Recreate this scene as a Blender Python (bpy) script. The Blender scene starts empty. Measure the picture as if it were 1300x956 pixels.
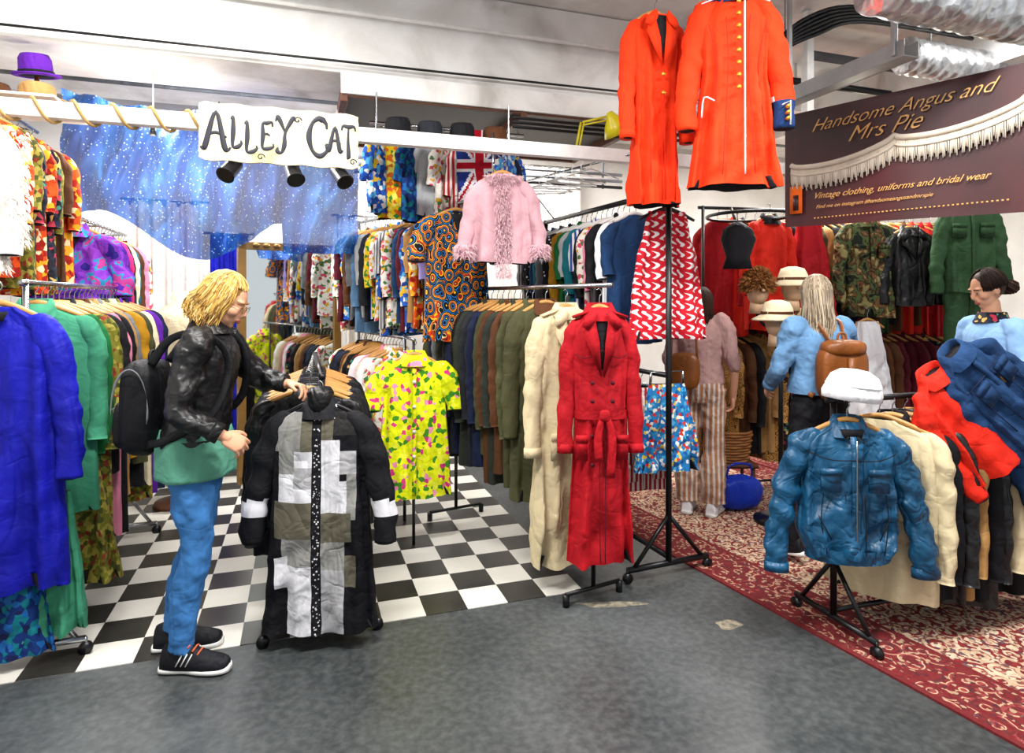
import bpy, math, random, bmesh
from mathutils import Vector, Matrix, noise
random.seed(11)
R=random.random
def U(a,b): return a+(b-a)*random.random()
pi=math.pi
SC=bpy.context.scene
COL=SC.collection

# ------------------------------------------------------------------ materials
def lin(h):
    h=h.lstrip('#'); o=[]
    for i in (0,2,4):
        c=int(h[i:i+2],16)/255; o.append(c/12.92 if c<=.04045 else ((c+.055)/1.055)**2.4)
    return (o[0],o[1],o[2],1)
class NT:
    def __init__(s,name,rough=.8,metal=0.,spec=.3):
        s.m=bpy.data.materials.new(name); s.m.use_nodes=True; s.t=s.m.node_tree; s.b=s.t.nodes['Principled BSDF']
        s.b.inputs['Roughness'].default_value=rough; s.b.inputs['Metallic'].default_value=metal
        s.b.inputs['Specular IOR Level'].default_value=spec
        s.tc=None
    def n(s,k,**kw):
        x=s.t.nodes.new(k)
        for a,v in kw.items():
            if hasattr(x,a): setattr(x,a,v)
        return x
    def l(s,a,b): s.t.links.new(a,b)
    def co(s,scale=(1,1,1),rot=(0,0,0),loc=(0,0,0)):
        if not s.tc: s.tc=s.n('ShaderNodeTexCoord')
        m=s.n('ShaderNodeMapping'); m.inputs['Scale'].default_value=scale; m.inputs['Rotation'].default_value=rot; m.inputs['Location'].default_value=loc
        s.l(s.tc.outputs['Object'],m.inputs['Vector']); return m.outputs[0]
    def noise(s,scale,detail=3,vec=None,dist=0.):
        x=s.n('ShaderNodeTexNoise'); x.inputs['Scale'].default_value=scale; x.inputs['Detail'].default_value=detail; x.inputs['Distortion'].default_value=dist
        s.l(vec or s.co(),x.inputs['Vector']); return x.outputs[0]
    def vor(s,scale,vec=None,out='Distance'):
        x=s.n('ShaderNodeTexVoronoi'); x.inputs['Scale'].default_value=scale; s.l(vec or s.co(),x.inputs['Vector']); return x.outputs[out]
    def math(s,op,a,b=0.):
        x=s.n('ShaderNodeMath'); x.operation=op
        for i,q in enumerate((a,b)):
            if isinstance(q,(int,float)): x.inputs[i].default_value=q
            else: s.l(q,x.inputs[i])
        return x.outputs[0]
    def ramp(s,fac,stops,const=False):
        x=s.n('ShaderNodeValToRGB'); cr=x.color_ramp
        if const: cr.interpolation='CONSTANT'
        while len(cr.elements)<len(stops): cr.elements.new(.5)
        for e,(p,c) in zip(cr.elements,stops):
            e.position=p; e.color=lin(c) if isinstance(c,str) else c
        s.l(fac,x.inputs[0]); return x.outputs[0]
    def mix(s,f,a,b,mode='MIX'):
        x=s.n('ShaderNodeMix'); x.data_type='RGBA'; x.blend_type=mode
        for i,q in ((0,f),(6,a),(7,b)):
            if isinstance(q,(int,float)): x.inputs[i].default_value=q
            elif isinstance(q,str): x.inputs[i].default_value=lin(q)
            elif isinstance(q,tuple): x.inputs[i].default_value=q
            else: s.l(q,x.inputs[i])
        return x.outputs[2]
    def xyz(s,v=None):
        x=s.n('ShaderNodeSeparateXYZ'); s.l(v or s.co(),x.inputs[0]); return x.outputs
    def creases(s):
        # cloth creases: thin ridges where a warped noise crosses its mid value, long in z
        a=s.math('ABSOLUTE',s.math('SUBTRACT',s.noise(5.5,2,s.co((1,1,.38)),.9),.5))
        b=s.math('ABSOLUTE',s.math('SUBTRACT',s.noise(11,2,s.co((.8,.8,1),(0,.5,0)),.6),.5))
        a=s.math('MINIMUM',s.math('MULTIPLY',a,7),1.); b=s.math('MINIMUM',s.math('MULTIPLY',b,6),1.)
        return s.math('ADD',a,s.math('MULTIPLY',b,.4))
    def col(s,c): s.l(c,s.b.inputs['Base Color']); return s
    def bump(s,h,st=.4,d=.02):
        x=s.n('ShaderNodeBump'); x.inputs['Strength'].default_value=st; x.inputs['Distance'].default_value=d
        s.l(h,x.inputs['Height']); s.l(x.outputs[0],s.b.inputs['Normal']); return s
def cloth(name,h,rough=.8,var=.22,bump=.55,sc=7,metal=0.,spec=.2,stretch=(1,1,.35),det=4,crease=.55):
    k=NT(name,rough,metal,spec); c=lin(h)
    d=tuple(x*(1-var) for x in c[:3])+(1,); e=tuple(min(1,x*(1+var*.6)) for x in c[:3])+(1,)
    f=k.noise(sc,det,k.co(stretch)); k.col(k.ramp(f,[(.3,d),(.7,e)]))
    hgt=k.math('ADD',f,k.math('MULTIPLY',k.creases(),crease*.55)) if crease else f
    k.bump(hgt,bump,.032); return k.m
def pat(name,kind,stops,scale,rough=.75,rot=(0,0,0),str3=(1,1,1),dist=0.):
    k=NT(name,rough,0,.2); v=k.co(str3,rot)
    if kind=='cells':
        x=k.n('ShaderNodeSeparateColor'); k.l(k.vor(scale,v,'Color'),x.inputs[0]); f=x.outputs[0]
    elif kind=='spots': f=k.vor(scale,v)
    elif kind=='rings': f=k.math('FRACT',k.math('MULTIPLY',k.vor(scale,v),2.6))
    elif kind=='noise': f=k.noise(scale,2,v,.5)
    elif kind=='stripe':
        x=k.n('ShaderNodeTexWave'); x.inputs['Scale'].default_value=scale; x.inputs['Distortion'].default_value=dist; x.inputs['Detail'].default_value=1
        k.l(v,x.inputs[0]); f=x.outputs[1]
    k.col(k.ramp(f,stops,True)); k.bump(k.creases(),.5,.014); return k.m
def plain(name,h,rough=.5,metal=0.,spec=.5):
    k=NT(name,rough,metal,spec); c=lin(h); f=k.noise(14,3)
    d=tuple(x*.88 for x in c[:3])+(1,); k.col(k.ramp(f,[(.35,d),(.65,c)])); return k.m
def emis(name,h,st):
    k=NT(name,.5); k.b.inputs['Emission Color'].default_value=lin(h); k.b.inputs['Emission Strength'].default_value=st; k.b.inputs['Base Color'].default_value=lin(h); return k.m

# ------------------------------------------------------------------ mesh builder
def cr(pts,k=4):
    P=[tuple(p) for p in pts]; n=len(P)
    if n<3: return P
    out=[]
    for i in range(n-1):
        a=P[max(i-1,0)];b=P[i];c=P[i+1];d=P[min(i+2,n-1)]
        for j in range(k):
            t=j/k
            out.append(tuple(.5*((2*b[q])+(-a[q]+c[q])*t+(2*a[q]-5*b[q]+4*c[q]-d[q])*t*t+(-a[q]+3*b[q]-3*c[q]+d[q])*t**3) for q in range(len(b))))
    out.append(P[-1]); return out
class MB:
    def __init__(s,name): s.name=name; s.v=[]; s.f=[]; s.m=[]; s.mats=[]; s.T=Matrix.Identity(4)
    def mi(s,mat):
        if mat not in s.mats: s.mats.append(mat)
        return s.mats.index(mat)
    def add(s,vs,fs,mat,matf=None):
        o=len(s.v); T=s.T
        s.v.extend([tuple(T@Vector(p)) for p in vs])
        b=s.mi(mat)
        for f in fs:
            s.f.append(tuple(i+o for i in f))
            if matf:
                c=[sum(vs[i][q] for i in f)/len(f) for q in range(3)]
                mm=matf(*c); s.m.append(s.mi(mm) if mm else b)
            else: s.m.append(b)
    def loft(s,rings,mat,cap=True,matf=None,closed=True):
        n=len(rings[0]); vs=[p for r in rings for p in r]; fs=[]
        for i in range(len(rings)-1):
            for j in range(n if closed else n-1):
                k=(j+1)%n; fs.append((i*n+j,i*n+k,(i+1)*n+k,(i+1)*n+j))
        if cap and closed:
            fs.append(tuple(range(n))); fs.append(tuple((len(rings)-1)*n+j for j in range(n))[::-1])
        s.add(vs,fs,mat,matf)
    def tube(s,path,r,mat,n=8,k=1,matf=None,flat=1.,wr=0.,cap=True):
        if isinstance(r,(int,float)): r=[r]*len(path)
        Q=[tuple(p)+(q,) for p,q in zip(path,r)]
        if k>1: Q=cr(Q,k)
        P=[Vector(q[:3]) for q in Q]; rr=[q[3] for q in Q]; rings=[]; sd=U(0,50)
        up=None
        for i,p in enumerate(P):
            t=(P[min(i+1,len(P)-1)]-P[max(i-1,0)])
            if t.length<1e-9: t=Vector((0,0,1))
            t.normalize()
            if up is None:
                up=Vector((0,1,0)) if abs(t.y)<.9 else Vector((1,0,0))
            x=up-t*up.dot(t)
            if x.length<1e-6: x=t.orthogonal()
            x.normalize(); up=x; y=t.cross(x); ring=[]
            for j in range(n):
                q=rr[i]; dv=x*math.cos(2*pi*j/n)*flat+y*math.sin(2*pi*j/n)
                if wr:
                    w=p+dv*q; nn=noise.noise(Vector((w.x*11+sd,w.y*11,w.z*17+w.x*9))); q*=1+wr*(nn*1.3+.7*(.35-abs(noise.noise(Vector((w.x*7,w.y*7+sd,w.z*9-w.x*8))))*1.6))
                ring.append(tuple(p+dv*q))
            rings.append(ring)
        s.loft(rings,mat,cap,matf)
    def box(s,c,h,mat,R=None,matf=None):
        vs=[]
        for i in (-1,1):
            for j in (-1,1):
                for k in (-1,1):
                    p=Vector((i*h[0],j*h[1],k*h[2]))
                    if R: p=R@p
                    vs.append(tuple(p+Vector(c)))
        s.add(vs,[(0,1,3,2),(4,6,7,5),(0,4,5,1),(2,3,7,6),(0,2,6,4),(1,5,7,3)],mat,matf)
    def ell(s,c,r,mat,e=1.,n=20,m=12,matf=None,R=None):
        def f(x): return math.copysign(abs(x)**e,x)
        vs=[];fs=[]
        for i in range(1,m):
            a=-pi/2+pi*i/m
            for j in range(n):
                b=2*pi*j/n
                p=Vector((r[0]*f(math.cos(a))*f(math.cos(b)),r[1]*f(math.cos(a))*f(math.sin(b)),r[2]*f(math.sin(a))))
                if R: p=R@p
                vs.append(tuple(p+Vector(c)))
        for q in (-1,1):
            p=Vector((0,0,q*r[2])); 
            if R: p=R@p
            vs.append(tuple(p+Vector(c)))
        N=(m-1)*n
        for i in range(m-2):
            for j in range(n):
                k=(j+1)%n; fs.append((i*n+j,i*n+k,(i+1)*n+k,(i+1)*n+j))
        for j in range(n):
            k=(j+1)%n; fs.append((N,k,j)); fs.append((N+1,(m-2)*n+j,(m-2)*n+k))
        s.add(vs,fs,mat,matf)
    def lathe(s,c,prof,mat,n=28,matf=None,sx=1.,sy=1.,wob=0.):
        rings=[[(c[0]+r*sx*math.cos(2*pi*j/n)*(1+wob*math.sin(3*2*pi*j/n+i)),c[1]+r*sy*math.sin(2*pi*j/n),c[2]+z) for j in range(n)] for i,(r,z) in enumerate(prof)]
        s.loft(rings,mat,True,matf)
    def grid(s,fn,nu,nv,mat,matf=None):
        vs=[fn(i/nu,j/nv) for j in range(nv+1) for i in range(nu+1)]
        fs=[(j*(nu+1)+i,j*(nu+1)+i+1,(j+1)*(nu+1)+i+1,(j+1)*(nu+1)+i) for j in range(nv) for i in range(nu)]
        s.add(vs,fs,mat,matf)
    def plate(s,A,B,mat,th=(0,.006,0)):
        n=len(A); t=Vector(th); vs=[tuple(p) for p in A]+[tuple(p) for p in B]+[tuple(Vector(p)+t) for p in A]+[tuple(Vector(p)+t) for p in B]; fs=[]
        for i in range(n-1):
            fs+=[(i,i+1,n+i+1,n+i),(2*n+i,3*n+i,3*n+i+1,2*n+i+1),(i,2*n+i,2*n+i+1,i+1),(n+i,n+i+1,3*n+i+1,3*n+i)]
        fs+=[(0,n,3*n,2*n),(n-1,3*n-1,4*n-1,2*n-1)]
        s.add(vs,fs,mat)
    def fluff(s,pts,mat,ln=.04,wd=.004,down=.5):
        vs=[];fs=[]
        for p,nn in pts:
            p=Vector(p); d=Vector(nn).normalized()+Vector((U(-.6,.6),U(-.6,.6),U(-.6,.4)-down)); d.normalize()
            sd=d.cross(Vector((U(-1,1),U(-1,1),U(-1,1)))).normalized()*wd
            q=p+d*ln*U(.5,1.2); o=len(vs); mid=(p+q)/2+Vector((0,0,.004))
            vs+=[tuple(p-sd),tuple(p+sd),tuple(mid+sd*.8),tuple(mid-sd*.8),tuple(q+Vector((0,0,-.006)))]; fs+=[(o,o+1,o+2,o+3),(o+3,o+2,o+4)]
        s.add(vs,fs,mat)
    def done(s,parent=None,M=None,smooth=True,remesh=0,disp=0,dscale=.07,bevel=0,sub=0,recalc=True):
        me=bpy.data.meshes.new(s.name); me.from_pydata(s.v,[],s.f)
        for m in s.mats: me.materials.append(m)
        me.polygons.foreach_set('material_index',s.m)
        if smooth: me.polygons.foreach_set('use_smooth',[True]*len(s.f))
        if recalc:
            bm=bmesh.new(); bm.from_mesh(me); bmesh.ops.recalc_face_normals(bm,faces=bm.faces); bm.to_mesh(me); bm.free()
        me.update()
        ob=bpy.data.objects.new(s.name,me); COL.objects.link(ob)
        if M is not None: ob.matrix_world=M
        if parent: ob.parent=parent
        if remesh:
            x=ob.modifiers.new('rm','REMESH'); x.mode='VOXEL'; x.voxel_size=remesh; x.use_smooth_shade=True
            x=ob.modifiers.new('sm','SMOOTH'); x.factor=.5; x.iterations=4 if remesh>.005 else 2
        if bevel:
            x=ob.modifiers.new('bv','BEVEL'); x.width=bevel; x.segments=2; x.limit_method='ANGLE'
        if sub:
            x=ob.modifiers.new('ss','SUBSURF'); x.levels=sub; x.render_levels=sub
        if disp:
            t=bpy.data.textures.new(s.name+'_folds','CLOUDS'); t.noise_scale=dscale
            x=ob.modifiers.new('dp','DISPLACE'); x.texture=t; x.strength=disp; x.mid_level=.5
        return ob
def empty(name,loc=(0,0,0),ang=0):
    e=bpy.data.objects.new(name,None); COL.objects.link(e); e.empty_display_size=.1
    e.matrix_world=Matrix.Translation(loc)@Matrix.Rotation(ang,4,'Z'); return e
def TR(loc,ang=0,tx=0,ty=0): return Matrix.Translation(loc)@Matrix.Rotation(ang,4,'Z')@Matrix.Rotation(ty,4,'Y')@Matrix.Rotation(tx,4,'X')

# stall axes: the market hall is turned ~18.5 degrees from the camera's axis
SA=math.radians(18.5); EX=Vector((math.cos(SA),math.sin(SA),0)); EY=Vector((-math.sin(SA),math.cos(SA),0)); OR=Vector((.377,3.35,0))
def S(a,b,z=0): return OR+EX*a+EY*b+Vector((0,0,z))
SM=Matrix.Translation(OR)@Matrix.Rotation(SA,4,'Z')
def sbox(name,a0,a1,b0,b1,z0,z1,mat,bevel=.004):
    m=MB(name); m.box(((a0+a1)/2,(b0+b1)/2,(z0+z1)/2),((a1-a0)/2,(b1-b0)/2,(z1-z0)/2),mat); return m.done(M=SM,smooth=False,bevel=bevel)

# ------------------------------------------------------------------ palette
WOOD=plain('hanger_wood','#c08a48',.4); CHROME=plain('chrome','#a9acb0',.25,1.); BLKM=plain('black_metal','#121316',.35,.3)
WHITEP=plain('white_plastic','#e8e8e5',.4); DARK=cloth('dark_lining','#1a191c'); WHITEW=plain('white_paint','#f2f2ef',.6); GOLD=plain('gold_thread','#d9a437',.35,.6)
BLACK=cloth('black_cloth','#111116',.75); NAVY=cloth('navy_cloth','#18203c'); OLIVE=cloth('olive_wax','#45452c'); DOLIVE=cloth('dark_olive','#2c3029')
BROWN=cloth('brown_cloth','#54321c'); TAN=cloth('tan_cloth','#a57c4a'); BEIGE=cloth('beige_cotton','#cfbf9a',.8,.14); CREAM=cloth('cream_cloth','#ddcfae',.8,.12)
GREY=cloth('grey_wool','#6c7075'); LGREY=cloth('light_grey','#a6a9ad'); WHITE=cloth('white_cotton','#ececf0',.8,.08); REDC=cloth('red_cotton','#a60d1a',.75,.25)
CRIM=cloth('scarlet_wool','#e6360c',.8,.15,.4); RJK=cloth('red_jacket_cloth','#d02412',.75,.2); ORNG=cloth('orange_cloth','#e8651b'); MUST=cloth('mustard','#a97a14'); GREEN=cloth('green_cloth','#15602f')
MINT=cloth('mint_cloth','#3f8f6e'); TEAL=cloth('teal_cloth','#126570'); COB=cloth('cobalt_cloth','#1418a0',.6,.3); PURP=cloth('purple_cloth','#5c1f9c'); PINK=cloth('pink_cloth','#df86a2')
DPINK=cloth('magenta_cloth','#b81f64'); DENIM=cloth('denim','#1c3a62',.85,.3,.5,12); LDENIM=cloth('light_denim','#648db6',.85,.2,.5,12); SKY=cloth('sky_cloth','#6fa2d6')
LAV=cloth('lavender','#9587c6'); WINE=cloth('wine','#52101f'); BLEATH=cloth('black_leather','#0c0c0f',.42,.3,.5,6,spec=.45,det=2,crease=.8); TLEATH=cloth('teal_leather','#114c70',.42,.4,.7,8,spec=.4,det=3,crease=1.0)
BRLEATH=cloth('brown_leather','#7d4618',.42,.3,.35,7,spec=.4,det=2); GOLIV=cloth('army_green','#2f4d30'); NAVB=cloth('charcoal','#22252b')
YFLOR=pat('yellow_floral','cells',[(0,'#e4ea12'),(.45,'#d2de0c'),(.62,'#d63a7e'),(.70,'#ee93b4'),(.76,'#3f8a20'),(.86,'#ecec3c')],38)
HAWB=pat('hawaiian_blue','cells',[(0,'#2458bd'),(.35,'#4fa2dc'),(.55,'#e6e6e3'),(.7,'#1b3a86'),(.85,'#d9b32a')],34)
HAWY=pat('hawaiian_yellow','cells',[(0,'#dbb810'),(.4,'#e6d45a'),(.6,'#cc5f14'),(.8,'#358033')],34)
FLOR=pat('floral_white','cells',[(0,'#e4ded6'),(.5,'#c94860'),(.62,'#e4ded6'),(.78,'#44723f'),(.9,'#d6a42e')],44)
FLORD=pat('floral_dark','cells',[(0,'#14161f'),(.5,'#a83044'),(.65,'#1c2238'),(.82,'#caa55a'),(.92,'#3f7f6a')],42)
FLORR=pat('floral_orange','cells',[(0,'#cf4a14'),(.4,'#e39f22'),(.6,'#971a10'),(.82,'#e8d6a8')],32)
DASH=pat('dashiki_print','rings',[(0,'#c93a16'),(.14,'#f0b824'),(.24,'#0d0e14'),(.50,'#1f78c8'),(.60,'#0d0e14'),(.84,'#e4cf8a'),(.88,'#b8321a'),(.92,'#0d0e14')],16,str3=(1,1,.8))
BLUEW=pat('blue_print','cells',[(0,'#247ab8'),(.5,'#185498'),(.62,'#e6e4da'),(.76,'#c8322c'),(.84,'#dcb93c'),(.9,'#4aa6d0')],55)
STRB=pat('blue_stripe','stripe',[(0,'#e2e2e2'),(.5,'#2b4c9a')],11); STRR=pat('red_stripe','stripe',[(0,'#e4dcd6'),(.5,'#ac1e26')],10)
STRG=pat('grey_stripe','stripe',[(0,'#c9c9cc'),(.45,'#5b6068')],14); DOTB=pat('black_dots','spots',[(0,'#e6e6e6'),(.22,'#17171c')],30)
LEOP=pat('leopard','rings',[(0,'#a87838'),(.35,'#2a1a10'),(.55,'#bd8c4c'),(.9,'#3a2415')],22)
CAMO=pat('camouflage','noise',[(0,'#181d15'),(.40,'#4a5830'),(.49,'#3a2a1c'),(.54,'#6b4a2c'),(.6,'#8f8a58')],13)
TIED=pat('tie_dye','noise',[(0,'#26167e'),(.36,'#6a2bb0'),(.46,'#8a3fd0'),(.52,'#2b8fc4'),(.57,'#b84098'),(.66,'#4f22a4')],9)
PRNTG=pat('green_print','cells',[(0,'#6e6c22'),(.4,'#978c3c'),(.7,'#45491c'),(.88,'#7c3020')],46)
BLUG=pat('peacock_print','cells',[(0,'#0f2e6c'),(.4,'#185ca0'),(.65,'#0c6c7a'),(.85,'#151c48')],38)
k=NT('red_wave_print',.7,0,.2); o=k.xyz(); zz=k.math('MULTIPLY',o[2],105); f=k.math('SINE',k.math('ADD',k.math('MULTIPLY',o[0],120),k.math('MULTIPLY',k.math('SINE',zz),1.9)))
g=k.math('SINE',k.math('ADD',zz,k.math('MULTIPLY',o[0],30))); k.col(k.mix(k.math('MULTIPLY',k.math('GREATER_THAN',f,.25),k.math('GREATER_THAN',g,-.5)),'#bd1526','#ece6e6')); k.bump(k.creases(),.5,.014); REDW=k.m
# patchwork coat cloth: squares laid out in the garment's own coordinates
k=NT('patchwork_cloth',.85,0,.15); o=k.xyz(); X,Yc,Z=o; wv=k.noise(120,2)
cl=lin('#0f0f14')
def rect(cl,x0,x1,z0,z1,c,rough=.12):
    mk=k.math('MULTIPLY',k.math('MULTIPLY',k.math('GREATER_THAN',X,x0),k.math('LESS_THAN',X,x1)),k.math('MULTIPLY',k.math('LESS_THAN',Z,-z0),k.math('GREATER_THAN',Z,-z1)))
    return k.mix(k.math('MULTIPLY',mk,k.math('LESS_THAN',Yc,.0)),cl,k.mix(k.math('MULTIPLY',wv,rough*3),c,'#4d4a44'))
PGc,PWc,POc,PLc='#8b8b88','#dcdce2','#5f5b4c','#a8a8ac'
for q in ((-.19,-.07,.03,.2,PGc),(-.07,-.02,.07,.2,POc),(.02,.07,.05,.2,POc),(.07,.19,.03,.13,'#16161a'),(-.1,-.02,.2,.27,PWc),(-.17,-.1,.2,.3,PGc),(-.1,-.02,.27,.36,PLc),(-.17,-.1,.3,.42,PWc),(.02,.1,.15,.33,PWc),(.1,.17,.2,.3,PLc),
          (-.1,-.02,.36,.42,PWc),(-.19,-.02,.42,.58,POc),(.02,.13,.33,.47,PWc),(.13,.17,.3,.5,PGc),(.02,.15,.47,.6,POc),(-.15,-.02,.58,.7,PGc),(.02,.12,.6,.72,PGc),(-.13,-.02,.7,1.0,PWc),(.02,.12,.72,1.0,PLc),(.12,.17,.66,.8,POc),(-.18,-.13,.66,.8,PWc)): cl=rect(cl,*q)
dots=k.mix(k.math('LESS_THAN',k.vor(75),.3),'#17171c','#c4c4c4'); mk=k.math('MULTIPLY',k.math('LESS_THAN',k.math('ABSOLUTE',X),.014),k.math('LESS_THAN',Z,-.04))
k.col(k.mix(mk,cl,dots)); k.bump(k.creases(),.6,.016); PATCH=k.m

# ------------------------------------------------------------------ garments
def interp(keys,s):
    for i in range(len(keys)-1):
        a,b=keys[i],keys[i+1]
        if s<=b[0]:
            t=(s-a[0])/max(1e-6,b[0]-a[0]); t=max(0,min(1,t)); return tuple(a[q]+(b[q]-a[q])*t for q in range(1,len(a)))
    return keys[-1][1:]
def garment(mb,M,body,L=.75,w=.21,hem=None,d=.055,sl=.55,sleeve=None,collar=None,cuff=None,folds=.01,n=28,nz=10,lapel=None,vneck=None,
            buttons=None,bmat=None,belt=None,pockets=None,placket=None,matf=None,hanger=WOOD,sr=.058,spread=.05,neck=.062,waist=None,epaul=None,straps=False,smatf=None,slen_bend=.03,dbl=False,wr=None,seams=None):
    old=mb.T; mb.T=old@M; hem=hem or w*1.08; sleeve=sleeve or body; hero=n>=40
    if wr is None: wr=.20 if hero else .12
    ks=[(0,neck,.03),(.015,neck+.02,.034),(.055,w*.80,d*.62),(.095,w*.96,d*.8),(.15,w,d*.95)]
    if straps: ks=[(0,w*.55,.015),(.05,w*.62,.03),(.16,w*.7,d*.8),(.24,w*.86,d)]
    if waist: ks+=[(waist[0],waist[1],d*1.0)]
    ks+=[(L,hem,d*1.2)]
    def fy(x,z):
        ww,dd=interp(ks,-z); q=min(.999,abs(x)/ww)**1.4; return -dd*math.sqrt(1-q*q)**.7
    ss=[q[0] for q in ks[:4]]; s0=ss[-1]; ss+=[s0+(L-s0)*(i+1)/nz for i in range(nz)]
    p1,p2,p3=U(0,6),U(0,6),U(0,6); rings=[]
    for s in ss:
        ww,dd=interp(ks,s); t=s/L; r=[]
        for j in range(n):
            a=2*pi*j/n; c,sn=math.cos(a),math.sin(a)
            x=ww*math.copysign(abs(c)**.75,c); y=dd*math.copysign(abs(sn)**.7,sn)
            fo=(.15+t)*(math.sin(7*a+p1)+.6*math.sin(12*a+p2+2*s)+.5*math.sin(3*a+5*s+p3))
            if hero:
                na=noise.noise(Vector((x*13+p1*3,y*6,s*3.2+p2))); nb=noise.noise(Vector((x*9+s*6,y*5+p3,s*7+p1))); fo=fo*.75+(.35+.8*t)*(na*1.6+.9*(.3-abs(nb)*2))
            fo*=folds
            r.append((x*(1+fo*.8),y+(-fo if sn<0 else fo)*min(1,abs(sn)*2),-s+.006*t*math.sin(3*a+p2)))
        rings.append(r)
    last=rings[-1]; mb.loft(rings,body,False,matf); mb.loft([last,[(x*.95,y*.9,z+.008) for x,y,z in last],[(x*.8,y*.45,z+.06) for x,y,z in last]],DARK,False)
    mb.loft([[(x*.95,y*.95,z) for x,y,z in rings[0]],[(x*.8,y*.8,z-.01) for x,y,z in rings[0]]],DARK,True)
    if sl:
        for q in (-1,1):
            P=[(q*(w-.085),0,-.058),(q*(w-.03),0,-.085),(q*(w+spread*.25),-.002,-.10-sl*.16),(q*(w+spread*.62),-.004,-.09-sl*.45),(q*(w+spread),-slen_bend*.4,-.09-sl*.7),(q*(w+spread*1.05),-slen_bend,-.09-sl)]
            rr=[sr*.45,sr*.86,sr*1.0,sr*.93,sr*.88,sr*.78]
            mb.tube(P,rr,sleeve,10 if not hero else 20,3 if not hero else 8,smatf,.78,wr)
            e=P[-1]; f=P[-2]
            if cuff:
                m_=tuple(f[i]*.22+e[i]*.78 for i in range(3)); ee=tuple(e[i]+(e[i]-f[i])*.02 for i in range(3))
                mb.tube([m_,ee],[sr*.86,sr*.9],cuff,18,1,None,.8)
            mb.ell((e[0],e[1],e[2]-.001),(sr*.66,sr*.55,.004),DARK,1,12,4)
    if collar:
        rs=[]
        for z,rx,ry in ((-.012,neck,.036),(.03,neck*.86,.036),(.034,neck*.98,.045),(-.004,neck*1.3,.058),(-.034,neck*1.5,.07)):
            rs.append([(rx*math.cos(2*pi*j/20),ry*math.sin(2*pi*j/20),z-(.024 if math.sin(2*pi*j/20)<-.5 else 0)) for j in range(20)])
        mb.loft(rs,collar,False)
    Y=lambda x,z,o=.007:(x,fy(x,z)-folds*.9-o,z)
    if vneck:
        zs=[-.02,-.06,-vneck*.6,-vneck]; mb.plate([Y(-neck*.8*(1-i/3.)-.002,z,.002) for i,z in enumerate(zs)],[Y(neck*.8*(1-i/3.)+.002,z,.002) for i,z in enumerate(zs)],DARK)
    if lapel:
        ln=lapel[1]; sc=min(1,w/.2)
        for q in (-1,1):
            ou=[(.075,-.02),(.105,-.07),(.125,-.13),(.085,-.15 if ln<.3 else -.2),(.012,-ln)]
            ii=[(.045,-.02),(.04,-.07),(.03,-.12),(.02,-.16),(.006,-ln)]
            mb.plate([Y(q*x*sc,z,.016) for x,z in ou],[Y(q*x*sc,z,.010) for x,z in ii],lapel[0])
            mb.plate([Y(q*.05*sc,-.0,.03),Y(q*.115*sc,-.04,.03),Y(q*.14*sc,-.085,.024)],[Y(q*.03*sc,-.03,.026),Y(q*.05*sc,-.065,.024),Y(q*.10*sc,-.1,.022)],lapel[0])
    if placket:
        zs=[-.05-(L-.07)*i/14 for i in range(15)]
        mb.plate([Y(-.013,z,.003) for z in zs],[Y(.013,z,.003) for z in zs],placket)
    if seams:
        for A in seams[1]:
            for q in (-1,1): mb.tube([Y(q*x,z,.001) for x,z in cr(A,4)],.0024,seams[0],5)
    if buttons:
        bm_=bmat or WHITEP
        for z in buttons:
            for x in ((-.05,.05) if dbl else (0,)):
                p=Y(x,-z,.006); mb.tube([p,(p[0],p[1]-.006,p[2])],.011,bm_,10)
    if belt:
        z=-belt[0]; ww,dd=interp(ks,-z)
        mb.loft([[((ww+.01)*math.copysign(abs(math.cos(2*pi*j/40))**.8,math.cos(2*pi*j/40)),(dd+.018)*math.copysign(abs(math.sin(2*pi*j/40))**.75,math.sin(2*pi*j/40)),z+o_) for j in range(40)] for o_ in (-.022,.022)],belt[1],False)
        mb.ell((.01,-dd-.03,z),(.028,.014,.03),belt[1],.7,14,8); mb.tube([(.02,-dd-.03,z),(.045,-dd-.042,z-.1),(.035,-dd-.042,z-.3)],[.012,.02,.022],belt[1],8,4,None,.3)
        mb.tube([(-.0,-dd-.03,z),(-.025,-dd-.042,z-.1),(-.02,-dd-.042,z-.22)],[.012,.02,.02],belt[1],8,4,None,.3)
    if pockets:
        pz,px,pw,ph,pm=pockets
        for q in (-1,1):
            p=Y(q*px,-pz,.000); mb.box(p,(pw,.007,ph),pm); mb.box((p[0],p[1]-.006,p[2]+ph*.75),(pw*1.06,.005,ph*.3),pm)
    if epaul:
        for q in (-1,1): mb.box((q*w*.62,-.012,-.022),(.05,.02,.006),epaul,Matrix.Rotation(q*.35,3,'Y'))
    if hanger:
        mb.tube([(-w*.82,0,-.048),(-w*.4,0,-.008),(0,0,.016),(w*.4,0,-.008),(w*.82,0,-.048)],[.009,.012,.013,.012,.009],hanger,8,3)
        mb.tube([(0,0,.015),(0,0,.06),(.012,0,.082),(0,0,.104),(-.014,0,.096)],.0025,CHROME,6,3)
    mb.T=old
    return fy,ks
def piece(name,loc,ang,body,tx=0,ty=0,**kw):
    m=MB(name); kw.setdefault('n',72); kw.setdefault('nz',30); garment(m,Matrix.Identity(4),body,**kw); return m.done(M=TR(loc,ang,tx,ty))
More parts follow.
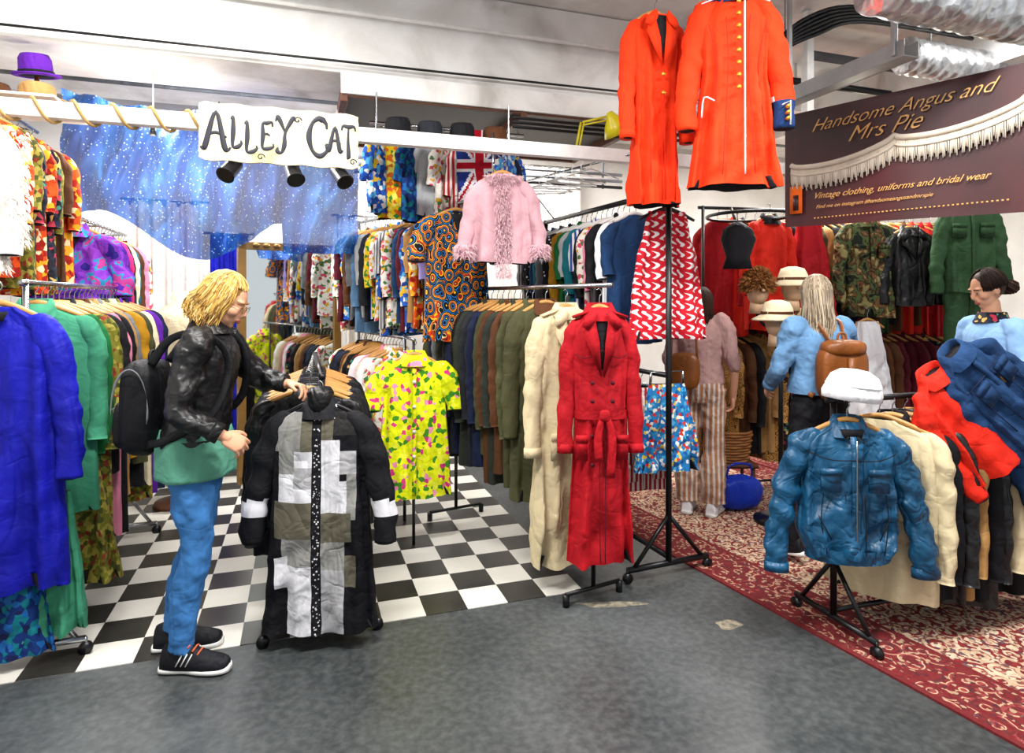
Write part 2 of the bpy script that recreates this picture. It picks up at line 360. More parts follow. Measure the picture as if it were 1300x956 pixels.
def row(parent,name,p0,p1,z,n,mats,L=(.65,.8),w=(.19,.23),sl=(.45,.6),swing=.12,hem=1.1,d=.035,pc=.5,hanger=WOOD,nosl=0.,off=0.):
    m=MB(name); p0=Vector(p0+(0,));p1=Vector(p1+(0,)); dv=(p1-p0); a=math.atan2(dv.y,dv.x)-pi/2+off
    for i in range(n):
        t=(i+.5)/n; p=p0+dv*t; mt=mats[i%len(mats)] if i<len(mats) else random.choice(mats); ww=U(*w)
        garment(m,TR((p.x,p.y,z-.1),a+U(-swing,swing),U(-.02,.02)),mt,L=U(*L),w=ww,hem=ww*U(.95,hem),d=d*U(.8,1.2),sl=0 if R()<nosl else U(*sl),sr=.045,collar=mt if R()<pc else None,folds=.012,n=40,nz=10,hanger=hanger,spread=.02,wr=.2,pockets=(.5,.1,.045,.05,mt) if R()<.3 else None,placket=mt if R()<.4 else None)
    return m.done(parent=parent,recalc=False)
def rackframe(parent,p0,p1,z,mat,zs=(),foot=.22,r=.0125,ends=(1,1),posts=True):
    m=MB('rack_frame'); a=Vector(p0+(0,)); b=Vector(p1+(0,)); d=(b-a).normalized(); s=Vector((-d.y,d.x,0)); Z=Vector((0,0,1))
    m.tube([a-d*.04+Z*z,b+d*.04+Z*z],r,mat,10)
    for q in zs: m.tube([a+Z*q,b+Z*q],r*.85,mat,10)
    if posts:
        for k_,p in enumerate((a,b)):
            if not ends[k_]: continue
            m.tube([p+Z*.08,p+Z*(z+.015)],r,mat,10); m.tube([p+s*foot+Z*.07,p-s*foot+Z*.07],r,mat,10)
            for q in (-1,1):
                m.tube([p+Z*.34,p+s*foot*.85*q+Z*.075],r*.75,mat,8); f=p+s*foot*q
                m.tube([f+Z*.075,f+Z*.04],.008,mat,8); m.tube([f+Z*.028-d*.012,f+Z*.028+d*.012],.028,BLKM,14)
        if ends[0]: m.tube([a+Z*.1,b+Z*.1],r*.8,mat,8)
    return m.done(parent=parent)

# ------------------------------------------------------------------ room
k=NT('concrete_floor',.42,0,.4); f=k.noise(1.1,6); g=k.noise(30,5); 
c1=k.ramp(f,[(.32,'#2e3233'),(.5,'#3f4344'),(.66,'#525657')]); c1=k.mix(.22,c1,k.ramp(g,[(.38,'#2a2d2e'),(.75,'#7a7d7d')]))
k.col(c1); k.bump(g,.08,.004)
k.l(k.ramp(f,[(.3,(.25,.25,.25,1)),(.7,(.5,.5,.5,1))]),k.b.inputs['Roughness']); CONC=k.m
m=MB('floor'); m.box((.8,-.5,-.05),(4.49,3.69,.05),CONC); m.done(M=SM,smooth=False)
k=NT('checker_tiles',.3,0,.4); x=k.n('ShaderNodeTexChecker'); x.inputs['Scale'].default_value=1/.21; k.l(k.co((1,1,1),(0,0,0),(0,0,.1)),x.inputs[0])
x.inputs['Color1'].default_value=lin('#e6e3da'); x.inputs['Color2'].default_value=lin('#0c0c0e'); k.col(k.mix(k.math('MULTIPLY',k.noise(5,5),.22),x.outputs[0],'#7c786c')); CHK=k.m
m=MB('checkerboard_vinyl'); m.box((-1.75,1.57,.002),(1.75,1.57,.002),CHK); m.done(M=SM,smooth=False)
k=NT('painted_wall',.7); f=k.noise(2.5,5); k.col(k.ramp(f,[(.3,'#d6d4ce'),(.7,'#ecebe7')])); k.bump(k.noise(22,4),.2,.01); WALL=k.m
k=NT('painted_concrete_ceiling',.75); f=k.noise(2.2,9,None,.6); k.col(k.ramp(f,[(.28,'#b4b1ab'),(.42,'#dad8d5'),(.6,'#ededeb')])); k.bump(k.noise(9,5),.4,.025); CEIL=k.m
sbox('wall_back',-3.7,5.3,3.2,3.3,0,3.6,WALL); sbox('wall_left',-3.8,-3.7,-3.6,3.3,0,3.6,WALL); sbox('wall_right',5.3,5.4,-3.6,3.3,0,3.6,WALL)
sbox('ceiling',-3.8,5.3,-3.4,3.3,3.58,3.68,CEIL)
m=MB('ceiling_beam'); m.box((-.85,1.35,3.28),(2.84,.34,.295),CEIL); m.box((-.85,1.04,2.985),(2.84,.03,.02),CEIL); m.done(M=SM,smooth=False,bevel=.012)
sbox('ceiling_beam',-3.69,5.2,2.5,2.9,3.2,3.575,CEIL); sbox('ceiling_beam',3.2,3.5,-3,2.45,3.2,3.575,CEIL)
m=MB('ceiling_joists')
for i in range(7): m.box((-2.6+i*.45,2.08,3.48),(.04,.36,.09),CEIL)
m.done(M=SM,smooth=False,bevel=.005)
SOFF=plain('dark_soffit','#3f3930',.6); WBR=plain('brown_timber','#5f3418',.55)
m=MB('plywood_soffit'); m.box((-.15,1.5,2.85),(1.02,.56,.02),SOFF)
for a in (-1.17,.0,.87): m.box((a,1.5,2.81),(.022,.57,.045),WBR)
m.box((-.15,2.07,2.82),(1.04,.02,.06),WBR); m.box((-.15,.93,2.88),(1.04,.015,.07),CEIL); m.box((-.15,.95,2.81),(1.04,.012,.014),WBR); m.done(M=SM,smooth=False,bevel=.004)
m=MB('white_crossbar'); m.box((-.85,.49,2.45),(2.84,.03,.04),WHITEW)
for a in (-3.65,1.96): m.box((a,.49,3.0),(.03,.03,.57),WHITEW)
m.done(M=SM,smooth=False,bevel=.004)
ROPE=cloth('rope','#b8955c',.9,.3)
m=MB('wrapped_rope'); m.tube([(-3.0+i*.0105,.49+.047*math.cos(i*.4),2.45+.056*math.sin(i*.4)) for i in range(130)],.008,ROPE,6); m.done(M=SM)
m=MB('electric_conduit')
for i in range(3): m.tube([(-1.0,2.35,2.62+i*.06),(.2,2.35,2.62+i*.06),(1.5,2.35,2.62+i*.06)],.015,GREY if i else BLKM,8)
for q in (-.9,.2,1.3): m.tube([(q,2.35,2.6),(q,2.35,3.58)],.01,GREY,6)
m.done(M=SM)
m=MB('ceiling_pipework')
for i in range(2): m.tube([(-3.6,2.42,3.2+i*.08),(5.1,2.42,3.2+i*.08)],.022,GREY,8)
m.tube([(-3.6,1.8,3.1),(-.2,1.8,3.1)],.03,WHITEW,10); m.tube([(2.2,.75,3.4),(5.2,.75,3.4)],.035,GREY,10); m.tube([(1.2,.9,3.25),(5.2,.9,3.25)],.028,BLKM,10); m.tube([(-3.6,.96,3.0),(1.9,.96,3.04)],.008,BLKM,8); m.tube([(-3.6,.97,3.33),(1.9,.97,3.33)],.014,WHITEW,8)
for q in (-3,-1.5,-.4): m.tube([(q,1.8,3.1),(q,1.8,3.57)],.008,GREY,6)
m.done(M=SM)
m=MB('black_cables')
for i in range(6): m.tube([(1.38+.015*i,.45,2.72),(1.38+.02*i,.38,2.95),(1.46+.022*i,.3,3.17),(1.7+.015*i,.2,3.38-.02*i),(2.1,.15,3.48-.02*i),(3.1,.15,3.5-.02*i)],.013,BLKM,8,5)
for i in range(3): m.tube([(1.38,.45,2.74-.04*i),(1.0,.7,2.72-.04*i),(.4,.85,2.74-.03*i),(-.1,.88,2.75-.03*i)],.011,BLKM,8,5)
m.done(M=SM)
GALV=plain('galvanised_steel','#b0b3b4',.4,.6)
m=MB('cable_tray'); m.box((1.6,.2,2.82),(.05,.8,.004),GALV); 
for q in (-1,1): m.box((1.6+q*.05,.2,2.86),(.004,.8,.045),GALV)
for b in (-.55,.2,.95): m.box((1.54,b,3.2),(.012,.012,.37),GALV)
m.done(M=SM,smooth=False,bevel=.002)
m=MB('hanging_pipe'); m.tube([(-.2,-.35,3.36),(1.4,-.35,3.36)],.02,GALV,10); m.tube([(-.15,-.35,3.36),(-.15,-.35,3.58)],.01,GALV,8); m.tube([(1.35,-.35,3.36),(1.35,-.35,3.58)],.01,GALV,8); m.done(M=SM)
k=NT('foil_duct',.36,.9,.5); f=k.vor(24); g=k.noise(14,4); k.col(k.ramp(g,[(.3,'#9a9da2'),(.65,'#dcdee1')])); k.bump(k.math('ADD',f,g),.5,.012); FOIL=k.m
m=MB('foil_duct'); m.tube([(1.12+i*.018,-.82,3.01) for i in range(190)],[.135+.004*math.sin(i*1.3) for i in range(190)],FOIL,36,1,None,1,.05)
for q in (1.6,2.6,3.6): m.tube([(q,-.82,3.13),(q,-.82,3.58)],.006,GALV,6)
m.done(M=SM)
m=MB('foil_duct'); m.tube([(2.45+i*.018,.15,3.2) for i in range(140)],[.115+.005*math.sin(i*1.4) for i in range(140)],FOIL,32,1,None,1,.07)
for q in (2.7,3.3): m.tube([(q,.15,3.28),(q,.15,3.58)],.006,GALV,6)
m.done(M=SM)
# carpet
k=NT('persian_carpet',.95,0,.1); X,Y_,_=k.xyz()
W_,H_=2.1,4.0
e=k.math('MINIMUM',k.math('MINIMUM',X,k.math('SUBTRACT',W_,X)),k.math('MINIMUM',Y_,k.math('SUBTRACT',H_,Y_)))
mx=k.math('ABSOLUTE',k.math('SUBTRACT',X,W_/2)); cx=k.n('ShaderNodeCombineXYZ'); k.l(mx,cx.inputs[0]); k.l(Y_,cx.inputs[1])
r1=k.math('FRACT',k.math('MULTIPLY',k.vor(11,cx.outputs[0]),2.4)); s2=k.n('ShaderNodeSeparateColor'); k.l(k.vor(64,cx.outputs[0],'Color'),s2.inputs[0])
field=k.ramp(r1,[(0,'#7a1620'),(.2,'#cdb493'),(.48,'#a2605a'),(.6,'#dcc8aa'),(.84,'#8a2028')],True)
field=k.mix(k.math('MULTIPLY',k.math('GREATER_THAN',s2.outputs[0],.55),.85),field,k.ramp(s2.outputs[0],[(0,'#5e101c'),(.68,'#c4aa8c'),(.76,'#2b2f4a'),(.84,'#801822'),(.92,'#e0ceb0')],True))
bord=k.ramp(r1,[(0,'#600d1a'),(.3,'#943a3e'),(.5,'#ccab8a'),(.62,'#74141f')],True); bord=k.mix(k.math('MULTIPLY',k.math('GREATER_THAN',s2.outputs[0],.6),.85),bord,k.ramp(s2.outputs[0],[(0,'#58121c'),(.7,'#3a1a28'),(.8,'#bca084'),(.9,'#6e101c')],True))
cl=k.mix(k.math('GREATER_THAN',e,.34),bord,field); st=k.ramp(e,[(0,(1,1,1,1)),(.025,(0,0,0,1)),(.07,(1,1,1,1)),(.09,(0,0,0,1)),(.32,(1,1,1,1)),(.345,(0,0,0,1))],True)
k.col(k.mix(k.math('MULTIPLY',k.noise(60,2),.5),k.mix(st,cl,'#6a0c1a'),'#6d4a44')); k.bump(k.noise(160,2),.4,.006); CARP=k.m
ca=math.radians(25.8); cu=Vector((math.cos(ca),math.sin(ca),0)); cv=Vector((-math.sin(ca),math.cos(ca),0)); co=Vector((1.66,2.36,0))
def rug(o,ang):
    m=MB('persian_rug'); m.box((W_/2,H_/2,.005),(W_/2,H_/2,.005),CARP)
    for i in range(70): m.box((.015+i*.03,-.03,.004),(.006,.03,.002),CREAM)
    m.done(M=Matrix.Translation(o)@Matrix.Rotation(ang,4,'Z'),smooth=False)
rug(co-cv*.6,ca); rug(co-cv*.6+cu*2.12,ca)
k=NT('worn_paint',.6,0,.2); k.col(k.ramp(k.noise(30,4),[(.4,'#6f6b60'),(.6,'#978f7c')])); PP=k.m
m=MB('floor_paint_patches')
for (x,y,a,b) in ((.5,3.2,.17,.03),(1.03,3.0,.06,.045)):
    n=40; rr=[(x+a*math.cos(2*pi*j/n)*(1+.2*math.sin(3*2*pi*j/n+x)),y+b*math.sin(2*pi*j/n)*(1+.25*math.sin(2*2*pi*j/n)),.0008) for j in range(n)]; m.add(rr,[tuple(range(n))],PP)
m.done(smooth=False)

# ------------------------------------------------------------------ signs
def text(body,size,M,mat,parent,shear=0.,ext=.002,off=0.):
    c=bpy.data.curves.new('lettering','FONT'); c.body=body; c.size=size; c.extrude=ext; c.shear=shear; c.offset=off; c.align_x='CENTER'; c.align_y='CENTER'; c.materials.append(mat)
    o=bpy.data.objects.new('lettering',c); COL.objects.link(o); o.parent=parent; o.matrix_local=M@Matrix.Rotation(pi/2,4,'X'); return o
k=NT('painted_board',.6); f=k.noise(3.5,4); k.col(k.ramp(f,[(.3,'#dfb48a'),(.42,'#ebdebe'),(.58,'#eee1bc'),(.66,'#e6d48c'),(.78,'#b7ccbc')])); BOARD=k.m
INK=plain('navy_ink','#0b0f26',.5)
sg=empty('alley_cat_sign',S(-1.517,.43,2.395),SA)
m=MB('board'); n=60; rim=[]
for j in range(n):
    a=2*pi*j/n; x=.388*max(-1,min(1,1.25*math.cos(a)))*(1+.006*math.sin(j*2.1)); z=.145*max(-1,min(1,1.6*math.sin(a)))*(1+.03*math.sin(j*1.7)); rim.append((x,z))
m.loft([[(x,-.009,z) for x,z in rim],[(x,.009,z) for x,z in rim]],BOARD); m.done(parent=sg,smooth=False)
GL={'A':[[(-.15,.05),(0,0),(.08,.15),(.5,1.0),(.85,.1),(1.0,.0),(1.12,.08)],[(.1,.36),(.5,.45),(.95,.33)]],'L':[[(-.1,.92),(.08,1.0),(.1,.5),(.05,.02),(.5,.0),(.85,.12),(.8,.22)]],
 'E':[[(.85,.82),(.8,.98),(.4,.95),(.08,.9),(.1,.5),(.04,.05),(.4,.0),(.9,.08),(.9,.2)],[(.1,.5),(.4,.55),(.65,.48)]],'Y':[[(-.1,.85),(0,1.02),(.15,.9),(.48,.5)],[(1.1,.9),(1.0,1.02),(.85,.9),(.48,.5),(.42,.1),(.25,-.15),(.0,-.12),(.02,.02)]],
 'C':[[(1.0,.75),(.95,.92),(.6,1.05),(.2,.9),(0,.5),(.2,.1),(.6,-.05),(1.0,.1),(1.05,.25),(.9,.3)]],'T':[[(-.15,.85),(-.02,1.0),(.5,.98),(1.0,1.0),(1.15,.85)],[(.5,.98),(.45,.5),(.5,.02),(.35,-.06),(.7,-.02)]]}
m=MB('painted_letters')
for ch,x,z,sx,sz,r in (('A',-.365,-.09,.11,.19,.011),('L',-.235,-.07,.05,.15,.009),('L',-.17,-.09,.06,.15,.009),('E',-.095,-.07,.06,.14,.0085),('Y',-.02,-.06,.08,.16,.009),('C',.135,-.08,.09,.18,.0115),('A',.235,-.06,.065,.13,.009),('T',.31,-.08,.055,.16,.009)):
    for st in GL[ch]:
        P=[(x+u*sx,-.0105,z+v*sz) for u,v in st]; m.tube(P,[r*.5]+[r*(.8+.5*(i%2)) for i in range(len(P)-2)]+[r*.45],INK,10,5,None,.15)
for x,z,q in ((-.1,-.115,1),(.08,.09,-1),(.2,.1,1),(.36,-.11,-1)): m.tube([(x+.02*(1-i/14)*math.cos(i*.6*q),-.0105,z+.02*(1-i/14)*math.sin(i*.6)) for i in range(14)],.003,INK,5)
m.done(parent=sg)
m=MB('chains')
for x in (-.3,.3): m.tube([(x,0,.13),(x,.03,.16)],.004,BLKM,6)
m.done(parent=sg)
for i,(a,t) in enumerate(((-1.76,.5),(-1.46,-.3),(-1.22,-.5))):
    m=MB('spotlight'); m.tube([(0,0,.2),(0,0,.03)],.008,BLKM,8); R_=Matrix.Rotation(t,4,'Y')@Matrix.Rotation(-.7,4,'X'); m.T=R_
    m.lathe((0,0,-.06),[(.02,.12),(.038,.11),(.042,.0),(.047,-.006),(.035,-.004)],BLKM); m.T=Matrix.Identity(4); m.done(M=Matrix.Translation(S(a,.46,2.22))@Matrix.Rotation(SA,4,'Z'))
# banner
BURG=NT('banner_vinyl',.45,0,.4); f=BURG.noise(1.5,3); BURG.col(BURG.ramp(f,[(.35,'#260d10'),(.65,'#4a1c20')])); BURG=BURG.m
b0=Vector((1.82,4.2,0)); b1=Vector((2.66,3.23,0)); bd=b1-b0; bl=bd.length+.02; ba=math.atan2(bd.y,bd.x)
bn=empty('shop_banner',(b0+bd.normalized()*bl/2)+Vector((0,0,2.4)),ba)
m=MB('vinyl'); m.grid(lambda u,v:((u-.5)*bl,.012*math.sin(u*9)*(1-v),(v-.5)*.74-.03*u*(1-v)),30,10,BURG); m.done(parent=bn)
GTX=plain('gold_print','#d9a55c',.5); CRTX=plain('fringe_print','#d8ccba',.8)
text('Handsome Angus and',.108,Matrix.Translation((-.0,-.02,.27))@Matrix.Rotation(-.03,4,'Y'),GTX,bn,.6,.001,-.0012); text('Mrs Pie',.13,Matrix.Translation((-.06,-.02,.165))@Matrix.Rotation(-.03,4,'Y'),GTX,bn,.6,.001,-.0012)
text('Vintage clothing, uniforms and bridal wear',.054,Matrix.Translation((-.0,-.02,-.19)),GTX,bn,.5,.001); text('Find me on instagram #handsomeangusandmrspie',.032,Matrix.Translation((-.12,-.02,-.26)),GTX,bn,.4,.001)
m=MB('fringe_print')
def fz(u): return .0+.10*abs(math.sin(u*pi*2.0))**.6*-.6+.16*u+.03
for i in range(150):
    u=i/149; x=-.6+u*1.22; zt=fz(u); m.tube([(x,-.018,zt),(x+.004*math.sin(i),-.02,zt-.07),(x,-.018,zt-.13-.02*math.sin(i*1.7))],[.006,.005,.004],CRTX,5)
m.tube([(-.6+1.22*i/60,-.022,fz(i/60)) for i in range(61)],.018,CRTX,6); m.tube([(-.6+1.22*i/60,-.024,fz(i/60)-.05) for i in range(61)],.009,CRTX,6)
m.box((-.57,-.018,-.2),(.04,.002,.09),ORNG); m.box((-.57,-.021,-.22),(.018,.002,.05),BURG); m.done(parent=bn)
m=MB('dotted_border')
for i in range(46): m.box((-.45+i*.022,-.018,-.33),(.005,.001,.004),GTX)
m.tube([(-bl/2,0,.37),(-bl/2,0,1.17)],.003,BLKM,5); m.tube([(bl/2,0,.37),(bl/2,0,1.17)],.003,BLKM,5); m.done(parent=bn)

# ------------------------------------------------------------------ left stall dressing
k=NT('blue_dotted_net',.5,.0,.3); v=k.vor(40); k.col(k.mix(k.math('LESS_THAN',v,.2),k.ramp(k.noise(3,4,k.co((2.2,1,.6))),[(.3,'#0a3088'),(.5,'#1c5cb8'),(.7,'#3c88d4')]),'#b4d4ee')); k.bump(k.noise(9,3,k.co((2,1,.5))),.7,.05)
k.b.inputs['Alpha'].default_value=.88; BNET=k.m
def drape(u,v):
    a=-2.98+1.98*u; top=3.0-.1*abs(math.sin(u*pi*1.5))-.28*max(0,u-.55)/.45; low=2.02+.16*math.sin(u*pi*3+.6)-.05*u
    if u>.72: low=1.9
    z=top+(low-top)*v; sag=.16*math.sin(v*pi)*math.sin(u*pi)
    nn=noise.noise(Vector((u*14,v*2.5+u*4,3))); n2=.4-abs(noise.noise(Vector((u*22+v*3,v*3,7))))*2
    sw=.03*math.sin(6*pi*(u*2.2+v*.6*math.cos(u*7)))
    return (a,2.0-sag+.03*math.sin(u*46+v*5)*(.4+v)+.08*nn+.04*n2+sw,z)
m=MB('blue_star_fabric'); m.grid(drape,180,50,BNET); m.done(M=SM)
SHEER=cloth('voile_curtain','#eae7e0',.8,.06,.4,5)
def curtain(name,a0,a1,b,z0,z1,mat,fr=34,am=.03,M=SM):
    m=MB(name); m.grid(lambda u,v:(a0+(a1-a0)*u,b+am*math.sin(u*fr)*(.5+.5*v)+am*.4*math.sin(u*fr*2.3),z1+(z0-z1)*v),int(fr*2.4),12,mat); m.tube([(a0-.05,b,z1+.01),(a1+.05,b,z1+.01)],.01,CHROME,8); return m.done(M=M)
curtain('voile_curtain',-2.75,-2.2,2.75,.05,2.35,SHEER,30); curtain('voile_curtain',-1.12,-.75,2.85,.05,2.3,SHEER,20); curtain('voile_curtain',.3,1.35,2.95,.6,2.9,SHEER,50)
curtain('blue_curtain',-2.15,-1.85,2.8,.3,2.1,COB,16)
k=NT('mirror_glass',.03,1.,.5); k.b.inputs['Base Color'].default_value=lin('#dfe6e6'); MIR=k.m; GILT=plain('gilt_frame','#94703a',.4,.5)
m=MB('standing_mirror'); m.box((0,0,1.05),(.36,.012,.9),MIR)
for q in (-1,1): m.box((q*.385,-.005,1.05),(.03,.03,.95),GILT); m.box((0,-.005,1.05+q*.925),(.41,.03,.03),GILT); m.box((q*.3,.05,.05),(.03,.16,.05),GILT)
for i in range(8): m.ell((-.28+i*.08,-.035,1.98),(.03,.012,.02),GILT,1,10,6)
m.done(M=Matrix.Translation(S(-1.5,2.45,.0))@Matrix.Rotation(.62,4,'Z'),smooth=False,bevel=.003)
m=MB('dress_form_with_gown')
m.lathe((0,0,0),[(.02,1.62),(.05,1.6),(.055,1.52),(.14,1.46),(.17,1.4),(.16,1.3),(.17,1.22),(.12,1.08),(.13,1.0),(.19,.88),(.25,.6),(.3,.3),(.01,.3)],CREAM,32,None,1,.7,.03); m.tube([(0,0,.3),(0,0,.04)],.02,WBR,10); m.lathe((0,0,0),[(.03,.06),(.16,.03),(.17,0)],WBR)
m.done(M=Matrix.Translation(S(-2.3,2.25,.004)))

# left lower rack
e=empty('clothes_rack'); p0=(-2.07,2.68); p1=(-2.56,4.1); rackframe(e,p0,p1,1.62,CHROME,r=.014)
row(e,'hanging_clothes',(-2.1,2.76),(-2.55,4.08),1.62,19,[MINT,GREEN,GREEN,PRNTG,BLACK,PINK,BLACK,BROWN,BLACK,TAN,GREY,MUST,OLIVE,BLACK,CREAM,PRNTG,PURP,TAN,NAVY],(.8,1.2),(.2,.25),(.5,.65),.08,1.15,.038)
piece('cobalt_blue_coat',(-2.1,2.58,1.52),SA-.1,COB,L=1.16,w=.19,hem=.25,d=.055,sl=.62,sr=.06,folds=.024,spread=.07,neck=.07,vneck=.1)
piece('peacock_print_dress',(-2.15,2.62,.62),SA,BLUG,L=.56,w=.2,hem=.22,d=.04,sl=0,straps=True,hanger=None,folds=.02)
piece('printed_skirt',(-2.0,2.9,.85),SA,PRNTG,L=.6,w=.14,hem=.18,d=.05,sl=0,straps=True,hanger=None,folds=.025)
piece('mint_skirt',(-1.97,2.72,.72),SA,MINT,L=.6,w=.1,hem=.12,d=.04,sl=0,straps=True,hanger=None,folds=.025)
e=empty('wall_clothes_rail'); p0=tuple(S(-2.85,1.6)[:2]); p1=tuple(S(-2.85,3.1)[:2]); rackframe(e,p0,p1,2.1,CHROME,posts=False)
m=MB('rail_brackets'); 
for b in (1.65,2.4,3.1): m.tube([S(-3.7,b,2.1),S(-2.85,b,2.1)],.01,CHROME,8)
m.done(parent=e)
row(e,'hanging_clothes',tuple(S(-2.83,1.85)[:2]),p1,2.1,15,[PURP,NAVY,DPINK,ORNG,BLACK,CREAM,TEAL,BROWN,PINK,MUST,FLOR,BLACK,REDC],(.6,.85),(.2,.24),(.4,.6),.1,1.15,.035)
piece('tie_dye_blouse',tuple(S(-2.78,1.62,2.0)),SA,TIED,L=.54,w=.19,hem=.23,d=.05,sl=.34,sr=.065,spread=.08,vneck=.16,folds=.02,collar=TIED)
e=empty('high_clothes_rail'); p0=tuple(S(-2.92,.6)[:2]); p1=tuple(S(-2.92,1.38)[:2]); rackframe(e,p0,p1,2.55,CHROME,posts=False)
m=MB('rail_brackets')
for b in (.62,1.35): m.tube([S(-3.7,b,2.55),S(-2.92,b,2.55)],.01,CHROME,8)
m.done(parent=e)
row(e,'hanging_clothes',p0,p1,2.55,8,[FLORR,PRNTG,FLORD,FLORR,FLORD,PRNTG,BROWN,FLORR],(.78,.88),(.17,.2),(.3,.5),.1,1.2,.04)
WFUR=cloth('white_fur','#eee9e2',.95,.08)
m=MB('white_fur_coat'); fy,ks=garment(m,Matrix.Identity(4),WFUR,L=.66,w=.19,hem=.2,d=.07,sl=.5,sr=.06,spread=.03)
pts=[]
for i in range(3600):
    a=U(0,2*pi); s=U(.02,.66); ww,dd=interp(ks,s); pts.append(((ww*math.cos(a),dd*math.sin(a)*1.0,-s),(math.cos(a)*.4,math.sin(a),0)))
for i in range(1400):
    a=U(0,2*pi); s=U(.05,.55); q=random.choice((-1,1)); pts.append(((q*.21+.06*math.cos(a),.06*math.sin(a),-s),(math.cos(a),math.sin(a),0)))
m.fluff(pts,WFUR,.03,.004,.9); m.done(M=TR(tuple(S(-2.83,.22,2.33)),SA),recalc=False)
m=MB('fur_coat_bracket'); m.tube([S(-3.7,.22,2.43),S(-2.7,.22,2.43)],.01,CHROME,8); m.done()
def hat(name,loc,mat,r=.09,h=.11,brim=.15,band=None,tilt=0,ang=0):
    m=MB(name); m.lathe((0,0,0),[(brim,.012),(brim*1.0,.004),(r*1.02,.0),(r,.02),(r*.95,h*.8),(r*.8,h),(r*.3,h*.93),(.002,h*.93)],mat,30,None,1,.9,.012)
    if band: m.lathe((0,0,0),[(r*1.04,.004),(r*1.04,.03),(r*.98,.03),(r*.98,.004)],band,30,None,1,.9)
    return m.done(M=TR(loc,ang,tilt))
sbox('wall_shelf',-3.7,-2.62,.75,1.3,2.585,2.6,WHITEW); 
hat('beige_hat',tuple(S(-2.76,.95,2.6)),TAN,.09,.1,.16,BROWN); hat('brown_hat',tuple(S(-3.02,1.12,2.6)),BROWN,.09,.13,.13); hat('purple_hat',tuple(S(-2.83,1.15,2.8)),PURP,.085,.12,.12,BLACK,.15)
m=MB('hat_stand'); m.tube([S(-2.83,1.15,2.6),S(-2.83,1.15,2.86)],.012,WBR,8); m.tube([S(-2.83,1.15,2.6),S(-2.83,1.15,2.612)],.05,WBR,16); m.done()

# ------------------------------------------------------------------ centre racks
RB=[BROWN,GREY,LDENIM,LGREY,NAVB,STRB,HAWY,FLOR,HAWB,STRG,FLORD,FLOR,DENIM,WINE,HAWB,TAN,FLORR,BLACK,LAV,FLOR]
e=empty('double_clothes_rack'); p0=(-.12,3.98); p1=(-1.3,5.35); rackframe(e,p0,p1,2.2,CHROME,(),foot=.2,ends=(0,1))
m=MB('support_rods'); m.tube([(-.12,3.98,2.2),(-.12,3.98,2.6)],.008,CHROME,8); m.tube([(-.75,4.4,1.28),(-1.3,5.35,1.28)],.012,CHROME,8); m.tube([(-.75,4.4,1.28),(-.75,4.4,.0)],.012,CHROME,8); m.done(parent=e)
row(e,'upper_shirts',(-.36,4.26),p1,2.2,24,RB[::-1],(.68,.85),(.2,.24),(.25,.55),.1,1.1,.035)
row(e,'lower_shirts',(-.78,4.45),(-1.28,5.32),1.28,14,[FLOR,WHITE,CREAM,PINK,WHITE,FLORD,BROWN,BLACK,TAN,BROWN,BLACK,NAVY],(.7,.9),(.2,.24),(.4,.55),.1,1.1,.035)
ra=math.atan2(1.37,-1.18)-pi/2
piece('dashiki_shirt',(-.36,4.1,2.12),ra-.3,DASH,L=.84,w=.2,hem=.23,d=.05,sl=.24,sr=.07,spread=.07,vneck=.2,folds=.016)
piece('yellow_floral_shirt',(-.6,3.88,1.2),.12,YFLOR,L=.86,w=.18,hem=.23,d=.05,sl=.24,sr=.07,spread=.07,collar=YFLOR,folds=.018,placket=YFLOR,buttons=(.15,.3,.45,.6))
m=MB('shirt_rail'); m.tube([(-.6,3.88,1.3),(-.75,4.4,1.285)],.01,CHROME,8); m.tube([(-.62,3.97,1.3),(-.62,3.97,0)],.01,BLKM,8); m.done()
PFUR=cloth('pink_fur','#e6c2ca',.95,.12); PJ=cloth('pink_suede','#cfa3ac',.8,.14)
m=MB('pink_fur_trim_jacket'); fy,ks=garment(m,Matrix.Identity(4),PJ,L=.54,w=.165,hem=.2,d=.06,sl=.42,sr=.05,spread=.06,n=56,nz=20,folds=.014)
pts=[]
for i in range(1900): x=U(-.045,.045); z=U(-.66,-.03); pts.append(((x,fy(x,max(z,-.54))-.01,z+.03),(x*5,-1,0)))
for i in range(1100): a=U(0,2*pi); t=U(.05,.1); pts.append(((t*math.cos(a),t*.7*math.sin(a)-.01,-.01-U(0,.05)),(math.cos(a),math.sin(a),.2)))
for i in range(1000): a=U(0,2*pi); q=random.choice((-1,1)); pts.append(((q*.227+.045*math.cos(a),-.03+.045*math.sin(a),-.47+U(-.04,.04)),(math.cos(a),math.sin(a),0)))
m.fluff(pts,PFUR,.038,.003); m.done(M=TR((-.06,3.84,2.31),.1),recalc=False)
m=MB('jacket_hook'); m.tube([(-.06,3.84,2.41),(-.1,3.9,2.45),(-.12,3.98,2.4)],.004,CHROME,6); m.done()

